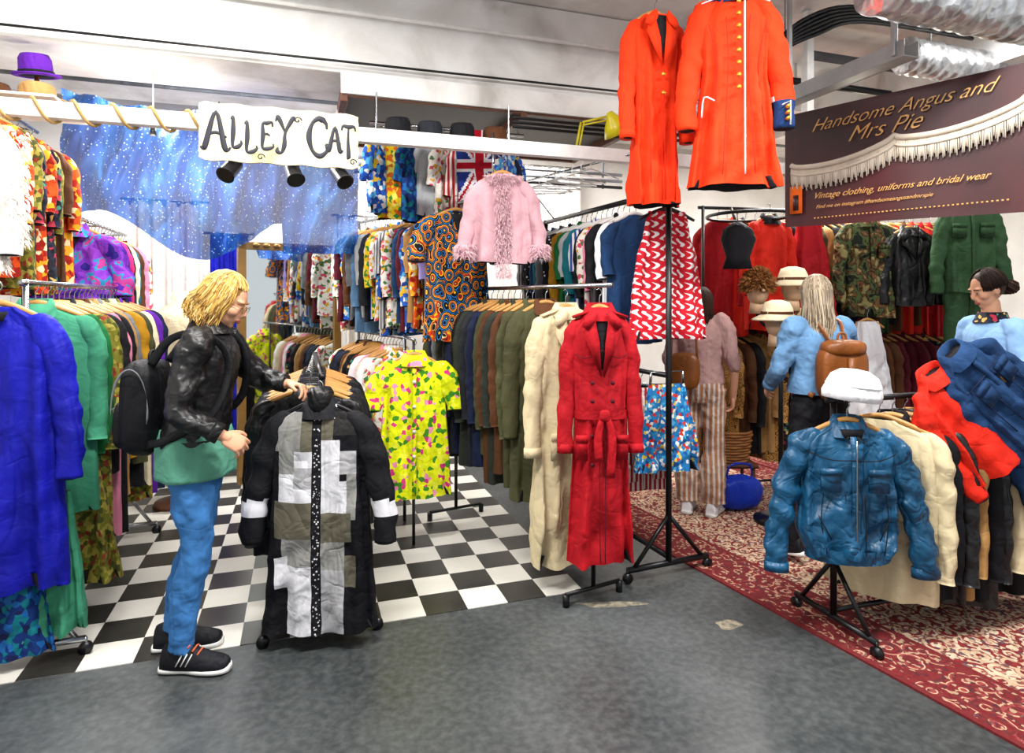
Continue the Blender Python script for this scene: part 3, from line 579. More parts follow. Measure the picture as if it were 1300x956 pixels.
# coat rack with trench coats
e=empty('coat_rack'); p0=(.47,3.14); p1=(-.4,4.5); rackframe(e,p0,p1,1.62,CHROME,foot=.0001,r=.0125,posts=False)
m=MB('rack_legs')
for p,ft in ((Vector((.42,3.26,0)),.17),(Vector((-.4,4.5,0)),.2)):
    m.tube([p+Vector((0,0,.07)),p+Vector((0,0,1.62))],.012,BLKM,10); d=Vector((.87,.49,0))
    m.tube([p-d*ft+Vector((0,0,.06)),p+d*ft+Vector((0,0,.06))],.011,BLKM,8)
    for q in (-1,1): m.tube([p+d*ft*q+Vector((0,0,.06)),p+d*ft*q+Vector((0,0,.0))],.018,BLKM,10)
m.done(parent=e)
row(e,'waxed_jackets',(.14,3.66),p1,1.62,15,[OLIVE,BROWN,DOLIVE,BROWN,OLIVE,NAVY,NAVB,DOLIVE,BLACK,NAVY,NAVB,DOLIVE,GREY,NAVY,OLIVE,BLACK],(.9,1.08),(.2,.23),(.6,.66),.06,1.1,.045,.9)
piece('olive_coat',(.19,3.56,1.52),.4,OLIVE,L=1.08,w=.19,hem=.22,d=.055,sl=.64,sr=.056,spread=.03,collar=BROWN,folds=.018,placket=OLIVE,pockets=(.66,.11,.05,.06,OLIVE))
piece('beige_trench_coat',(.29,3.4,1.5),.42,BEIGE,L=1.36,w=.17,hem=.2,d=.06,sl=.68,sr=.056,spread=.04,collar=BEIGE,lapel=(BEIGE,.4),cuff=BEIGE,folds=.026,buttons=(.5,.7),bmat=BROWN,dbl=True,epaul=BEIGE,placket=BEIGE,pockets=(.72,.1,.03,.07,BEIGE))
piece('red_trench_coat',(.44,3.17,1.5),.04,REDC,L=1.26,w=.145,hem=.17,d=.06,sl=.62,sr=.046,spread=.03,collar=REDC,lapel=(REDC,.33),vneck=.3,belt=(.52,REDC),cuff=REDC,folds=.022,buttons=(.36,.45,.62,.76),bmat=WINE,dbl=True,epaul=REDC,pockets=(.68,.1,.028,.06,REDC),waist=(.52,.125),seams=(WINE,([(.012,-.56),(.014,-.9),(.012,-1.24)],[(.0,-.2),(.08,-.24),(.13,-.22)])))
# black two-tier rack
e=empty('black_garment_rack'); p0=(.88,3.54); p1=(.27,5.0); rackframe(e,p0,p1,2.16,BLKM,(1.12,),foot=.27,r=.017)
row(e,'upper_blouses',(.77,3.82),p1,2.16,19,[DENIM,WHITE,BLACK,PINK,FLOR,BLACK,STRB,TEAL,LGREY,GREEN,MUST,DOTB,WHITE,GREY,TEAL,DENIM,DOTB,BLACK,STRG],(.62,.78),(.19,.22),(.2,.55),.08,1.1,.035,.5,WHITEP)
row(e,'pleated_skirts',(.8,3.76),p1,1.12,13,[STRR,BLUEW,FLORD,STRG,BLUEW,PINK,NAVY],(.45,.7),(.17,.2),(0,0),.06,1.3,.04,0,CHROME,1.)
piece('red_print_dress',(.9,3.66,2.06),SA-.1,REDW,L=.74,w=.21,hem=.25,d=.045,sl=0,straps=True,folds=.02,hanger=BLKM)
piece('blue_print_shorts',(.9,3.66,1.06),SA-.1,BLUEW,L=.5,w=.2,hem=.2,d=.045,sl=0,straps=True,folds=.025,hanger=None)
m=MB('skirt_clips')
for q in (-.11,.11): m.tube([(.9+q*.95,3.66+q*.3,1.06),(.9+q*.9,3.66+q*.3,1.13)],.008,CHROME,6)
m.tube([(.8,3.63,1.13),(1.0,3.69,1.13)],.004,CHROME,6); m.done()
m=MB('spare_white_hangers')
for i in range(7):
    m.T=TR((.5-.05*i,4.0+.1*i,2.38),.2+U(-.3,.3)); m.tube([(-.19,0,-.06),(0,0,.0),(.19,0,-.06),(-.19,0,-.06)],.006,WHITEP,6); m.tube([(0,0,0),(0,0,.04),(.015,0,.06),(0,0,.075)],.003,WHITEP,6,2)
m.T=Matrix.Identity(4); m.tube([(.75,3.9,2.455),(.1,4.85,2.455)],.008,CHROME,6); m.tube([(.75,3.9,2.455),(.73,3.92,2.16)],.006,CHROME,6); m.tube([(.1,4.85,2.455),(.33,4.85,2.16)],.006,CHROME,6); m.done()

# scarlet uniforms hanging from ceiling pipe
NAVC=cloth('navy_facing','#12305f'); 
def cuf(x,y,z): 
    if x>0 and z<-.58: return NAVC
    if z<-.56 and x>0: return WHITE
m=MB('scarlet_uniform_tunic')
garment(m,Matrix.Identity(4),CRIM,L=1.0,w=.175,hem=.235,d=.075,sl=.62,sr=.066,spread=.065,collar=NAVC,folds=.024,n=90,nz=36,smatf=cuf,waist=(.42,.16),
  seams=(RJK,([(.06,-.15),(.05,-.4),(.08,-.95)],[(.14,-.18),(.1,-.42),(.13,-.7)])))
Yf=lambda x,z:(x,-.098-.012*(-z),z)
m.tube([Yf(.03,-.05-.9*i/12) for i in range(13)],.004,WHITE,6)
for i in range(8): z=-.08-.062*i; p=Yf(.0,z); m.tube([p,(p[0],p[1]-.012,p[2])],.011,GOLD,10)
for q in (-1,1):
    m.box((q*.12,-.0,-.035),(.05,.028,.006),NAVC,Matrix.Rotation(q*.35,3,'Y')); m.tube([(q*.07,-.04,-.022),(q*.17,-.04,-.058)],.004,WHITE,6)
m.tube([(-.12,-.108,-.58),(-.17,-.1,-.56),(-.18,-.095,-.66)],.004,WHITE,6,3)
for z in (.61,.64,.67): m.tube([(.245,-.06,-z),(.245,-.095,-z)],.009,GOLD,8)
m.tube([(.22,-.075,-.60),(.26,-.075,-.58),(.26,-.075,-.70)],.004,WHITE,6)
m.done(M=TR((1.15,3.27,3.13),-.1))
m=MB('wire_hook'); m.tube([(1.15,3.27,3.22),(1.13,3.3,3.40)],.004,CHROME,6); m.done()
piece('scarlet_long_coat',(.78,3.44,3.1),.3,CRIM,L=1.04,w=.15,hem=.14,d=.06,sl=.6,sr=.05,spread=.03,lapel=(CRIM,.3),vneck=.26,folds=.024,cuff=CRIM,buttons=(.35,.45),bmat=GOLD,waist=(.45,.125),seams=(RJK,([(.008,-.45),(.01,-1.02)],[(.08,-.5),(.07,-1.02)])))
m=MB('wire_hook'); m.tube([(.78,3.44,3.19),(.78,3.2,3.39)],.004,CHROME,6); m.done()
YEL=plain('yellow_enamel','#d9cc14',.3); BULB=emis('bulb','#fff2cc',8)
m=MB('yellow_desk_lamp'); m.tube([(.42,4.2,2.49),(.42,4.2,2.54)],.03,YEL,12); m.tube([(.42,4.2,2.52),(.46,4.2,2.73)],.008,YEL,8); m.tube([(.44,4.2,2.52),(.48,4.2,2.73)],.006,YEL,8); m.tube([(.47,4.2,2.73),(.64,4.2,2.77)],.008,YEL,8); m.tube([(.47,4.2,2.71),(.64,4.2,2.745)],.006,YEL,8)
m.T=TR((.66,4.2,2.77),0,.3,-.5); m.lathe((0,0,0),[(.02,.03),(.035,0),(.075,-.06),(.1,-.12),(.095,-.12),(.02,-.01)],YEL); m.ell((0,0,-.09),(.035,.035,.04),BULB); m.T=Matrix.Identity(4); m.done()

UJB=cloth('flag_blue','#1c2f7a');UJR=cloth('flag_red','#b81228')
def uj(x,y,z):
    u=x/.3; v=z/.2
    if abs(u)<.1 or abs(v)<.16: return UJR
    if abs(u)<.18 or abs(v)<.28: return WHITE
    d=abs(abs(u)-abs(v)); return UJR if d<.07 else WHITE if d<.2 else UJB
m=MB('union_flag'); m.grid(lambda u,v:((u-.5)*.6,.02*math.sin(u*14),(v-.5)*.4),48,32,UJB,uj); m.done(M=TR((-.22,4.28,2.46),.3,0,1.5)@Matrix.Scale(.8,4))
e=empty('high_shirt_rail'); p0=tuple(S(-.95,1.2)[:2]); p1=tuple(S(.05,1.2)[:2]); rackframe(e,p0,p1,2.72,CHROME,posts=False)
m=MB('drop_rods'); m.tube([S(-.95,1.2,2.72),S(-.95,1.2,2.84)],.006,CHROME,6); m.tube([S(.05,1.2,2.72),S(.05,1.2,2.84)],.006,CHROME,6); m.done(parent=e)
row(e,'hanging_shirts',p0,p1,2.72,9,[HAWB,HAWY,BLUG,LGREY,FLOR,STRR,ORNG,NAVY,HAWB],(.5,.6),(.15,.18),(.2,.3),.5,1.1,.035,.6,WOOD,0,-1.2)
for i,(a,c) in enumerate(((-.86,BLACK),(-.66,NAVB),(-.46,BLACK),(-.24,BROWN))): hat('felt_hat',tuple(S(a,.80+.02*(i%2),2.53)),c,.08,.12,.125,GREY,.1)
m=MB('hat_shelf'); m.box((-.55,.80,2.52),(.45,.13,.008),WHITEW); m.tube([(-.98,.9,2.52),(-.98,.9,2.83)],.006,CHROME); m.tube([(-.12,.9,2.52),(-.12,.9,2.83)],.006,CHROME); m.done(M=SM,smooth=False)

# ------------------------------------------------------------------ front rack with patchwork coat
PW=cloth('patch_white','#d6d6dc',.85,.08)
def psl(x,y,z): return PW if -.49<z<-.42 else None
e=empty('floor_clothes_rack'); p0=(-.87,2.88); p1=(-1.25,4.0); rackframe(e,p0,p1,1.2,BLKM,foot=.25,r=.015)
row(e,'black_jackets',(-.98,3.04),p1,1.2,12,[BLEATH,BLACK,BLACK,BLEATH,NAVB,BLACK,BLEATH,BLACK,DOLIVE,BLACK,BROWN,BLACK],(.7,.85),(.23,.27),(.55,.65),.08,1.08,.04,.8)
m=MB('patchwork_coat'); garment(m,Matrix.Identity(4),PATCH,sleeve=BLACK,L=1.0,w=.2,hem=.25,d=.07,sl=.52,sr=.062,spread=.09,neck=.06,folds=.018,n=90,nz=40,smatf=psl,collar=DOTB,hanger=BLKM)
m.lathe((0,0,0),[(.058,-.03),(.055,.02),(.06,.05),(.045,.075),(.01,.08)],BLEATH); m.done(M=TR((-.86,2.83,1.08),.02))

# ------------------------------------------------------------------ right front rack
e=empty('low_coat_rack'); p0=(1.5,2.94); p1=(2.62,3.28); rackframe(e,p0,p1,1.08,BLKM,foot=.24,r=.015)
row(e,'hanging_coats',(1.72,3.0),p1,1.08,12,[BEIGE,BLACK,BLEATH,TAN,BLACK,BLEATH,BEIGE,BLACK,OLIVE,TAN,BLACK,OLIVE],(.76,.88),(.22,.25),(.6,.66),.06,1.1,.05,.7,WOOD,0,.5)
m=MB('teal_leather_jacket'); garment(m,Matrix.Identity(4),TLEATH,L=.58,w=.2,hem=.175,d=.07,sl=.58,sr=.061,spread=.11,collar=TLEATH,cuff=TLEATH,folds=.026,n=96,nz=36,placket=TLEATH,pockets=(.24,.1,.042,.05,TLEATH),waist=(.48,.215),vneck=.08,wr=.34,
   seams=(BLACK,([(.0,-.15),(.1,-.15),(.19,-.12)],[(.13,-.3),(.14,-.42),(.12,-.56)],[(.04,-.3),(.045,-.45),(.04,-.56)],[(.15,-.4),(.1,-.5)])))
m.tube([(0,-.109,-.06-.52*i/10) for i in range(11)],.004,CHROME,6); m.loft([[(.178*math.cos(2*pi*j/60)*(1+.02*(j%2)),.1*math.sin(2*pi*j/60)*(1+.05*(j%2)),z) for j in range(60)] for z in (-.61,-.55)],TLEATH,False)
m.done(M=TR((1.52,2.86,.99),-.12))
m=MB('white_bonnet'); m.lathe((0,0,0),[(.125,.0),(.13,.03),(.12,.06),(.118,.075),(.1,.11),(.06,.135),(.01,.14)],WHITE,36,None,1,.85,.03); m.tube([(.11*math.cos(i*.3),.1*math.sin(i*.3),.065) for i in range(22)],.008,WHITE,6); m.done(M=TR((1.54,2.86,1.095),0,.0,.12))
piece('scarlet_jacket',(1.98,2.98,1.2),.3,RJK,tx=-.25,ty=-.55,L=.5,w=.17,hem=.2,d=.06,sl=.46,sr=.055,spread=.03,hanger=None,collar=RJK,folds=.03,wr=.35)
piece('denim_jacket',(2.06,2.95,1.3),.3,DENIM,tx=-.2,ty=-.8,L=.52,w=.15,hem=.17,d=.05,sl=.46,sr=.05,spread=.02,hanger=None,collar=DENIM,folds=.03,pockets=(.2,.08,.04,.05,DENIM),placket=DENIM,wr=.35,seams=(NAVY,([(0,-.14),(.14,-.14)],[(.06,-.14),(.05,-.48)],[(.12,-.14),(.11,-.48)])))
piece('navy_jacket',(2.36,3.04,1.08),.5,DENIM,tx=-.3,ty=-.45,L=.55,w=.17,hem=.2,d=.055,sl=.5,sr=.055,spread=.04,hanger=None,collar=NAVY,folds=.03,wr=.35)
m=MB('flat_cap'); m.ell((0,0,0),(.11,.1,.045),TAN,.9); m.ell((-.08,0,-.02),(.07,.08,.012),BROWN,.9); m.done(M=TR((2.32,3.05,1.19),.4))

# ------------------------------------------------------------------ right stall interior
e=empty('back_clothes_rail'); p0=(1.5,4.95); p1=(3.75,5.35); rackframe(e,p0,p1,2.27,BLKM,(1.35,),foot=.2)
row(e,'hanging_uniforms',(1.6,5.02),(3.7,5.42),2.27,26,[REDC,RJK,BLACK,RJK,REDC,WINE,BLACK,RJK,NAVY,OLIVE,TAN,BLACK,GOLIV,NAVY,REDC,BROWN,GOLIV,BLACK],(.8,.95),(.17,.21),(.5,.6),.3,1.1,.04,.6,WOOD,0,.5)
row(e,'hanging_furs',(1.55,4.95),(3.7,5.35),1.35,24,[LEOP,BROWN,BLACK,TAN,LEOP,FLORD,WINE,BROWN,BLACK,CREAM,PRNTG],(.8,1.0),(.18,.22),(.5,.6),.3,1.1,.04,.6,WOOD,0,.5)
piece('scarlet_mess_dress',(1.95,4.78,2.17),.3,RJK,L=.85,w=.16,hem=.22,d=.06,sl=.5,folds=.025,collar=BLACK); piece('red_velvet_gown',(2.3,4.88,2.17),.2,REDC,L=.9,w=.16,hem=.22,d=.06,sl=0,straps=True,folds=.025)
piece('camouflage_jacket',(2.78,4.95,2.17),.1,CAMO,L=.76,w=.19,hem=.2,d=.06,sl=.56,collar=CAMO,pockets=(.25,.1,.045,.05,CAMO),placket=CAMO,folds=.018)
piece('black_leather_jacket',(3.12,4.95,2.1),.0,BLEATH,L=.6,w=.17,hem=.18,d=.06,sl=.5,collar=BLEATH,lapel=(BLEATH,.25),folds=.02)
piece('white_petticoat',(2.74,4.86,1.38),.15,WHITE,L=.85,w=.17,hem=.24,d=.07,sl=0,straps=True,folds=.03)
m=MB('green_jumpsuit'); garment(m,Matrix.Identity(4),GOLIV,L=.66,w=.17,hem=.17,d=.06,sl=.58,collar=GOLIV,pockets=(.2,.09,.045,.05,GOLIV),placket=GOLIV,n=56,nz=22,folds=.018)
for q in (-1,1): m.tube([(q*.08,0,-.55),(q*.09,0,-.9),(q*.1,0,-1.3)],[.095,.08,.07],GOLIV,18,8,None,.5,.2)
m.done(M=TR((3.42,4.72,2.26),-.2)); m=MB('jumpsuit_rail'); m.tube([(3.4,4.72,2.37),(3.4,5.3,2.27)],.008,BLKM,6); m.done()
m=MB('circular_rail'); m.tube([(1.72+.3*math.cos(i*.262),4.55+.3*math.sin(i*.262),2.15) for i in range(25)],.012,BLKM,8); m.tube([(1.72,4.85,2.15),(1.72,4.95,2.27)],.01,BLKM,6)
m.done()
m=MB('black_lace_bodice'); m.lathe((0,0,0),[(.03,.02),(.1,-.03),(.12,-.1),(.08,-.22),(.1,-.3),(.01,-.3)],BLACK,24,None,1,.6,.05); m.tube([(0,0,.02),(0,0,.08),(.02,0,.1)],.003,CHROME,6); m.done(M=TR((1.55,4.33,2.06)))
STRAW=cloth('straw','#c9af7c',.9,.2,.5,30); HEADM=plain('mannequin_skin','#c9a684',.6); CURL=cloth('curly_wig','#8a5a30',.9,.3)
tree=empty('hat_display_tree',(1.86,4.36,.011))
m=MB('stand'); m.tube([(0,0,.02),(0,0,1.5)],.016,BLKM,10); m.lathe((0,0,0),[(.02,.04),(.18,.02),(.18,0)],BLKM)
for x,y,z in ((-.16,0,1.48),(.08,.0,1.5),(-.12,-.22,1.27),(.2,.02,1.22)): m.tube([(0,0,z-.12),(x*.6,y*.6,z-.13),(x,y,z-.06),(x,y,z)],.011,BLKM,8,4)
m.done(parent=tree)
def dhead(x,y,z,hm,wig=None,big=.14):
    m=MB('mannequin_head'); m.ell((x,y,z-.1),(.072,.088,.105),HEADM); m.tube([(x,y+.01,z-.16),(x,y+.01,z-.26)],[.045,.055],HEADM,14); m.tube([(x,y-.08,z-.08),(x,y-.105,z-.11)],[.008,.014],HEADM,8); m.done(parent=tree)
    m=MB('hat')
    if wig: m.fluff([((x+.085*math.cos(a)*math.sin(b),y+.095*math.sin(a)*math.sin(b),z-.07+.1*math.cos(b)),(math.cos(a)*math.sin(b),math.sin(a)*math.sin(b),math.cos(b))) for a,b in ((U(0,2*pi),U(0,1.9)) for _ in range(1500))],wig,.05,.007,.1); m.ell((x,y+.01,z-.06),(.09,.1,.1),wig)
    else: m.lathe((x,y,z-.06),[(big,-.03),(big*1.02,-.02),(.1,.01),(.093,.05),(.075,.09),(.03,.105),(.003,.105)],hm,30,None,1,1,.05); m.lathe((x,y,z-.06),[(.102,.012),(.099,.03),(.09,.03)],BROWN,30)
    m.done(parent=tree)
dhead(-.16,0,1.7,STRAW,CURL); dhead(.08,0,1.72,CREAM,None,.15); dhead(-.12,-.22,1.49,CREAM,None,.15); dhead(.2,.02,1.44,STRAW,None,.15)
sbox('storage_shelf',3.9,5.1,2.3,2.75,1.82,1.86,WBR); 
for i,(a,w_,h_,c) in enumerate(((4.0,.14,.1,'#8d6e42'),(4.32,.13,.13,'#a31b20'),(4.62,.14,.09,'#b8a478'),(4.92,.12,.12,'#34503a'))):
    m=MB('storage_box'); cm=plain('box_card_%d'%i,c,.7); m.box((0,0,h_),(w_,.18,h_),cm); m.box((0,0,2*h_+.0),(w_*1.04,.188,.02),cm); m.done(M=SM@Matrix.Translation((a+.05,2.5,1.86)),smooth=False,bevel=.004)
WICK=plain('wicker','#97612e',.7)
m=MB('wicker_basket')
for i in range(11): m.tube([((.15+.003*i+.006*math.cos(9*t*.262*2+i*pi))*math.cos(t*.262),(.11+.003*i+.006*math.cos(9*t*.262*2+i*pi))*math.sin(t*.262),.012+i*.022) for t in range(25)],.011,WICK,6)
m.lathe((0,0,0),[(.15,.01),(.15,.0),(.01,.0)],WICK,24,None,1,.75); m.tube([(-.17,0,.22),(-.14,0,.36),(0,0,.42),(.14,0,.36),(.17,0,.22)],.009,WICK,8,4); m.done(M=TR((1.68,4.9,.3)))
m=MB('low_stool'); m.box((0,0,.275),(.18,.15,.013),WBR)
for qx in (-1,1):
    for qy in (-1,1): m.tube([(qx*.15,qy*.12,.27),(qx*.16,qy*.13,0)],.014,WBR,8)
m.done(M=TR((1.68,4.9,.011)))
BBAG=cloth('blue_bag_leather','#1c38b4',.35,.3,.5,7,det=2)
m=MB('blue_handbag'); m.ell((0,0,.12),(.18,.09,.12),BBAG,.7,28,16); m.tube([(-.1,0,.2),(-.08,-.02,.32),(.08,-.02,.32),(.1,0,.2)],.008,BBAG,8,4); m.done(M=TR((1.66,4.62,.018),.2),disp=.02,dscale=.06)

# ------------------------------------------------------------------ people
def skin(name,h):
    k=NT(name,.55,0,.3); k.b.inputs['Subsurface Weight'].default_value=.08; k.b.inputs['Subsurface Radius'].default_value=(.02,.008,.004)
    c=lin(h); k.col(k.ramp(k.noise(18,3),[(.3,tuple(x*.9 for x in c[:3])+(1,)),(.7,c)])); return k.m
SKIN=skin('skin_fair','#d29c7c'); LIP=plain('lips','#a5504b',.4); EYEW=plain('eye_white','#d8d4ce',.2); IRIS=plain('iris','#2c3638',.2)
JEAN=cloth('blue_jeans','#3a72ae',.85,.18,.45,9,det=3); TSH=cloth('sea_green_tee','#5b9a84',.85); BTOP=cloth('pale_blue_top','#87aeda',.85,.1,.4,6)
TRS=pat('striped_trousers','stripe',[(0,'#d2c6ba'),(.3,'#9a3430'),(.5,'#d2c6ba'),(.7,'#2b2b30'),(.85,'#b87a4a')],9,rot=(0,0,1.2),str3=(1,1,0.0)); GTOP=cloth('blush_knit','#b8928e')
def rings(m,rs,mat,n=28):
    rs=cr(rs,4); m.loft([[(cx+rx*math.cos(2*pi*j/n),cy+ry*math.sin(2*pi*j/n),z) for j in range(n)] for z,cx,cy,rx,ry in rs],mat)
def hand(parent,wr,dr,up,curl=.5,side=1,name='hand'):
    x=Vector(dr).normalized(); z=Vector(up); z=(z-x*z.dot(x)).normalized(); y=z.cross(x)*side
    M=Matrix((( x.x,y.x,z.x,wr[0]),(x.y,y.y,z.y,wr[1]),(x.z,y.z,z.z,wr[2]),(0,0,0,1)))
    m=MB(name); m.T=M; m.ell((.045,0,0),(.048,.036,.014),SKIN,.8,20,10); m.tube([(-.03,0,0),(.01,0,0),(.03,0,0)],[.024,.023,.02],SKIN,12)
    for i,(yo,ln) in enumerate(((.029,.07),(.010,.078),(-.0095,.072),(-.028,.056))):
        p=Vector((.078-.004*abs(i-1),yo,0)); a=curl*.35; P=[p-Vector((.02,0,0)),p]; 
        for f_ in (.45,.32,.23):
            a+=curl*.75; p=p+Vector((math.cos(a)*ln*f_,yo*.14,-math.sin(a)*ln*f_)); P.append(p)
        m.tube(P,[.0085,.009,.0083,.0076,.0062],SKIN,10,2)
    m.tube([(.015,.018,-.002),(.035,.036,-.008),(.058,.05,-.018),(.078,.05,-.03)],[.013,.0115,.0095,.0075],SKIN,10,3)
    return m.done(parent=parent,remesh=.0035)
def person(loc,ang,J,O,hair,name='woman'):
    P=empty(name,loc,ang); D=dict(head=(.03,0,1.555),neck=(0,0,1.42),lean=0.,tilt=0.,yaw=0.)
    for q,s in (('L',1),('R',-1)):
        D['sh'+q]=(0,s*.16,1.365); D['el'+q]=(-.02,s*.22,1.1); D['wr'+q]=(.04,s*.22,.87); D['hi'+q]=(0,s*.085,.9); D['kn'+q]=(.02,s*.09,.49); D['an'+q]=(-.01,s*.09,.09)
    D.update(J); ln=D['lean']
    m=MB('body')
    rings(m,[(.84,0,0,.08,.12),(.95,0,0,.09,.13),(1.08,ln*.3,0,.075,.105),(1.25,ln*.7,0,.085,.12),(1.33,ln,0,.07,.12),(1.40,ln,0,.05,.07)],SKIN)
    hd=Vector(D['head']); m.tube([(ln,0,1.36),(ln+.0,0,1.43),tuple(hd-Vector((.015,0,.07)))],[.058,.052,.05],SKIN,16,3)
    for q in 'LR':
        s_=Vector(D['sh'+q]); m.tube([(s_.x+ln,s_.y*.85,s_.z-.02),D['el'+q],D['wr'+q]],[.036,.033,.025],SKIN,12,4); m.tube([D['hi'+q],D['kn'+q],D['an'+q]],[.075,.046,.033],SKIN,12,4)
    H=Matrix.Translation(hd)@Matrix.Rotation(D['yaw'],4,'Z')@Matrix.Rotation(D['tilt'],4,'Y')@Matrix.Scale(.95,4); m.T=H
    m.ell((-.005,0,.018),(.094,.074,.098),SKIN,1,28,20); m.ell((.03,0,-.045),(.058,.055,.062),SKIN,.9,22,14); m.ell((.066,0,-.087),(.02,.023,.018),SKIN)
    m.tube([(.086,0,.02),(.097,0,-.005),(.108,0,-.028)],[.009,.0105,.013],SKIN,10,3); m.ell((.096,0,-.033),(.013,.016,.008),SKIN)
    for s in (-1,1):
        m.ell((.058,s*.04,-.02),(.03,.026,.028),SKIN); m.ell((.074,s*.032,.03),(.018,.028,.009),SKIN); m.ell((.08,s*.032,.004),(.010,.016,.012),SKIN); m.ell((-.002,s*.076,-.01),(.02,.008,.031),SKIN,1,14,10)
    m.ell((.088,0,-.055),(.012,.024,.011),SKIN); m.T=Matrix.Identity(4)
    m.done(parent=P,remesh=.006)
    m=MB('face_details'); m.T=H
    for s in (-1,1):
        m.ell((.082,s*.031,.004),(.0095,.012,.0065),EYEW,1,14,10); m.ell((.0895,s*.0315,.004),(.003,.005,.005),IRIS,1,12,8)
        m.tube([(.093,s*.014,.028),(.094,s*.03,.033),(.084,s*.048,.027)],[.002,.003,.002],hair['dark'],6,3); m.tube([(.088,s*.019,.007),(.0925,s*.031,.0115),(.084,s*.044,.006)],.0018,hair['dark'],6,3)
    m.tube([(.09,-.022,-.056),(.1005,0,-.052),(.09,.022,-.056)],[.002,.0045,.002],LIP,8,4); m.tube([(.09,-.02,-.058),(.0995,0,-.062),(.09,.02,-.058)],[.002,.0055,.002],LIP,8,4)
    if hair.get('glasses'):
        for s in (-1,1): m.tube([(.103,s*.032+.024*math.cos(i*.524),.002+.018*math.sin(i*.524)) for i in range(13)],.0013,hair['dark'],6); m.tube([(.1,s*.056,.008),(.0,s*.082,.012)],.0013,hair['dark'],6)
        m.tube([(.104,-.008,.006),(.104,.008,.006)],.0015,hair['dark'],6)
    m.done(parent=P)
    m=MB('hair'); m.T=H; m.ell((-.018,0,.028),(.097,.082,.098),hair['m2'],1,28,20)
    fo=hair.get('fo',.9); 
    for i in range(hair.get('n',420)):
        ph=U(fo,2*pi-fo); ph=ph if not hair.get('fringe') or R()>.14 else U(-fo,fo); fr=math.cos(ph)>math.cos(fo)
        k1=U(1.03,1.13); end=U(1.5,1.9) if not fr else U(.75,1.0); pts=[]; w0=U(-.12,.12)
        if hair.get('pulled'): end=U(1.4,1.7)
        for t in range(6):
            th=.05+end*t/5; pts.append((-.018+.094*k1*math.sin(th)*math.cos(ph+w0*t*.3),.08*k1*math.sin(th)*math.sin(ph+w0*t*.3),.025+.1*k1*math.cos(th)))
        if hair.get('pulled'): pts.append((-.11,U(-.02,.02),-.03))
        elif not fr:
            l=hair['len']*U(.65,1.12); x,y,z=pts[-1]; pts+=[(x*.98-.01,y*.98,z-l*.35),(x*U(.85,1.2)-.01,y*U(.8,1.15),z-l*.7),(x*U(.6,1.15)-.01,y*U(.6,1.1),z-l)]
        n=len(pts); m.tube(pts,[.003]+[.0034]*(n-2)+[.0008],(hair['m'],hair['m'],hair['m2'],hair['m3'])[int(R()*4)],5)
    if hair.get('pulled'): 
        m.ell((-.14,0,-.04),(.045,.04,.042),hair['m']); 
        for i in range(24): a=i*.9; m.tube([(-.14+.046*math.cos(a+t*.4)*math.sin(.3+t*.5),.042*math.sin(a+t*.4)*math.sin(.3+t*.5),-.04+.044*math.cos(.3+t*.5)) for t in range(6)],.005,hair['m2'],5)
    m.done(parent=P,recalc=False)
    pm=O['pants']; fl=O.get('flare',0); m=MB('trousers'); rings(m,[(.8,0,0,.10,.13),(.86,0,0,.122,.162),(.93,-.012,0,.122,.165),(1.02,0,0,.102,.14)],pm)
    for q in 'LR':
        h,k_,a=[Vector(D[w+q]) for w in ('hi','kn','an')]
        m.tube([h+Vector((-.005,0,-.0)),h*.5+k_*.5,k_,k_*.5+a*.5+Vector((-.014,0,0)),a*1.0+(k_-a)*.06,a+Vector((0,0,-.005))],[.096,.083,.06+fl*.5,.06+fl*.8,.047+fl,.051+fl],pm,24,8,None,1,.12)
    m.done(parent=P,remesh=.008,disp=.012,dscale=.045)
    if 'under' in O:
        m=MB('t_shirt'); m.loft([[((rx+.006*math.sin(9*a_))*math.cos(a_),(ry+.006*math.sin(7*a_+1))*math.sin(a_),z) for a_ in [2*pi*j/60 for j in range(60)]] for z,rx,ry in cr([(.80,.150,.192),(.86,.150,.192),(.93,.148,.188),(1.0,.13,.165)],3)],O['under']); m.done(parent=P)
    tm=O['top']; hm=O.get('hem',.95); m=MB(O.get('tname','jacket')); B=O.get('bulk',0.)
    rings(m,[(hm,-.0,0,.13+B,.167+B),(hm+.05,0,0,.127+B,.167+B),(1.12,ln*.4,0,.112+B,.15+B),(1.26,ln*.8,0,.12+B,.165+B),(1.34,ln,0,.105+B,.158+B),(1.395,ln,0,.078,.12),(1.44,ln,0,.062,.066)],tm,40)
    for q in 'LR':
        s,e_,w_=[Vector(D[x+q]) for x in ('sh','el','wr')]; e2=w_
        if O.get('short'): e2=e_*.85+w_*.15
        s0=s+Vector((ln,0,-.0)); m.tube([Vector((s0.x,s0.y*.72,s0.z-.005)),s0,(s0+e_)/2,e_,(e_+e2)/2,e2-(e2-e_)*.06],[.055,.062+B*.6,.056+B*.5,.051+B*.4,.045+B*.3,.037+B*.3],tm,24,8,None,1,.22 if O.get('disp',.014)>.01 else .12)
    m.done(parent=P,remesh=.008,disp=O.get('disp',.012),dscale=.035)
    if O.get('collar'):
        m=MB('collar'); m.loft([[(ln+rx*math.cos(2*pi*j/24),rx*1.05*math.sin(2*pi*j/24),z) for j in range(24)] for z,rx in ((1.41,.068),(1.46,.066),(1.462,.072),(1.415,.088),(1.40,.1))],O['collar'],False); m.done(parent=P,disp=.006)
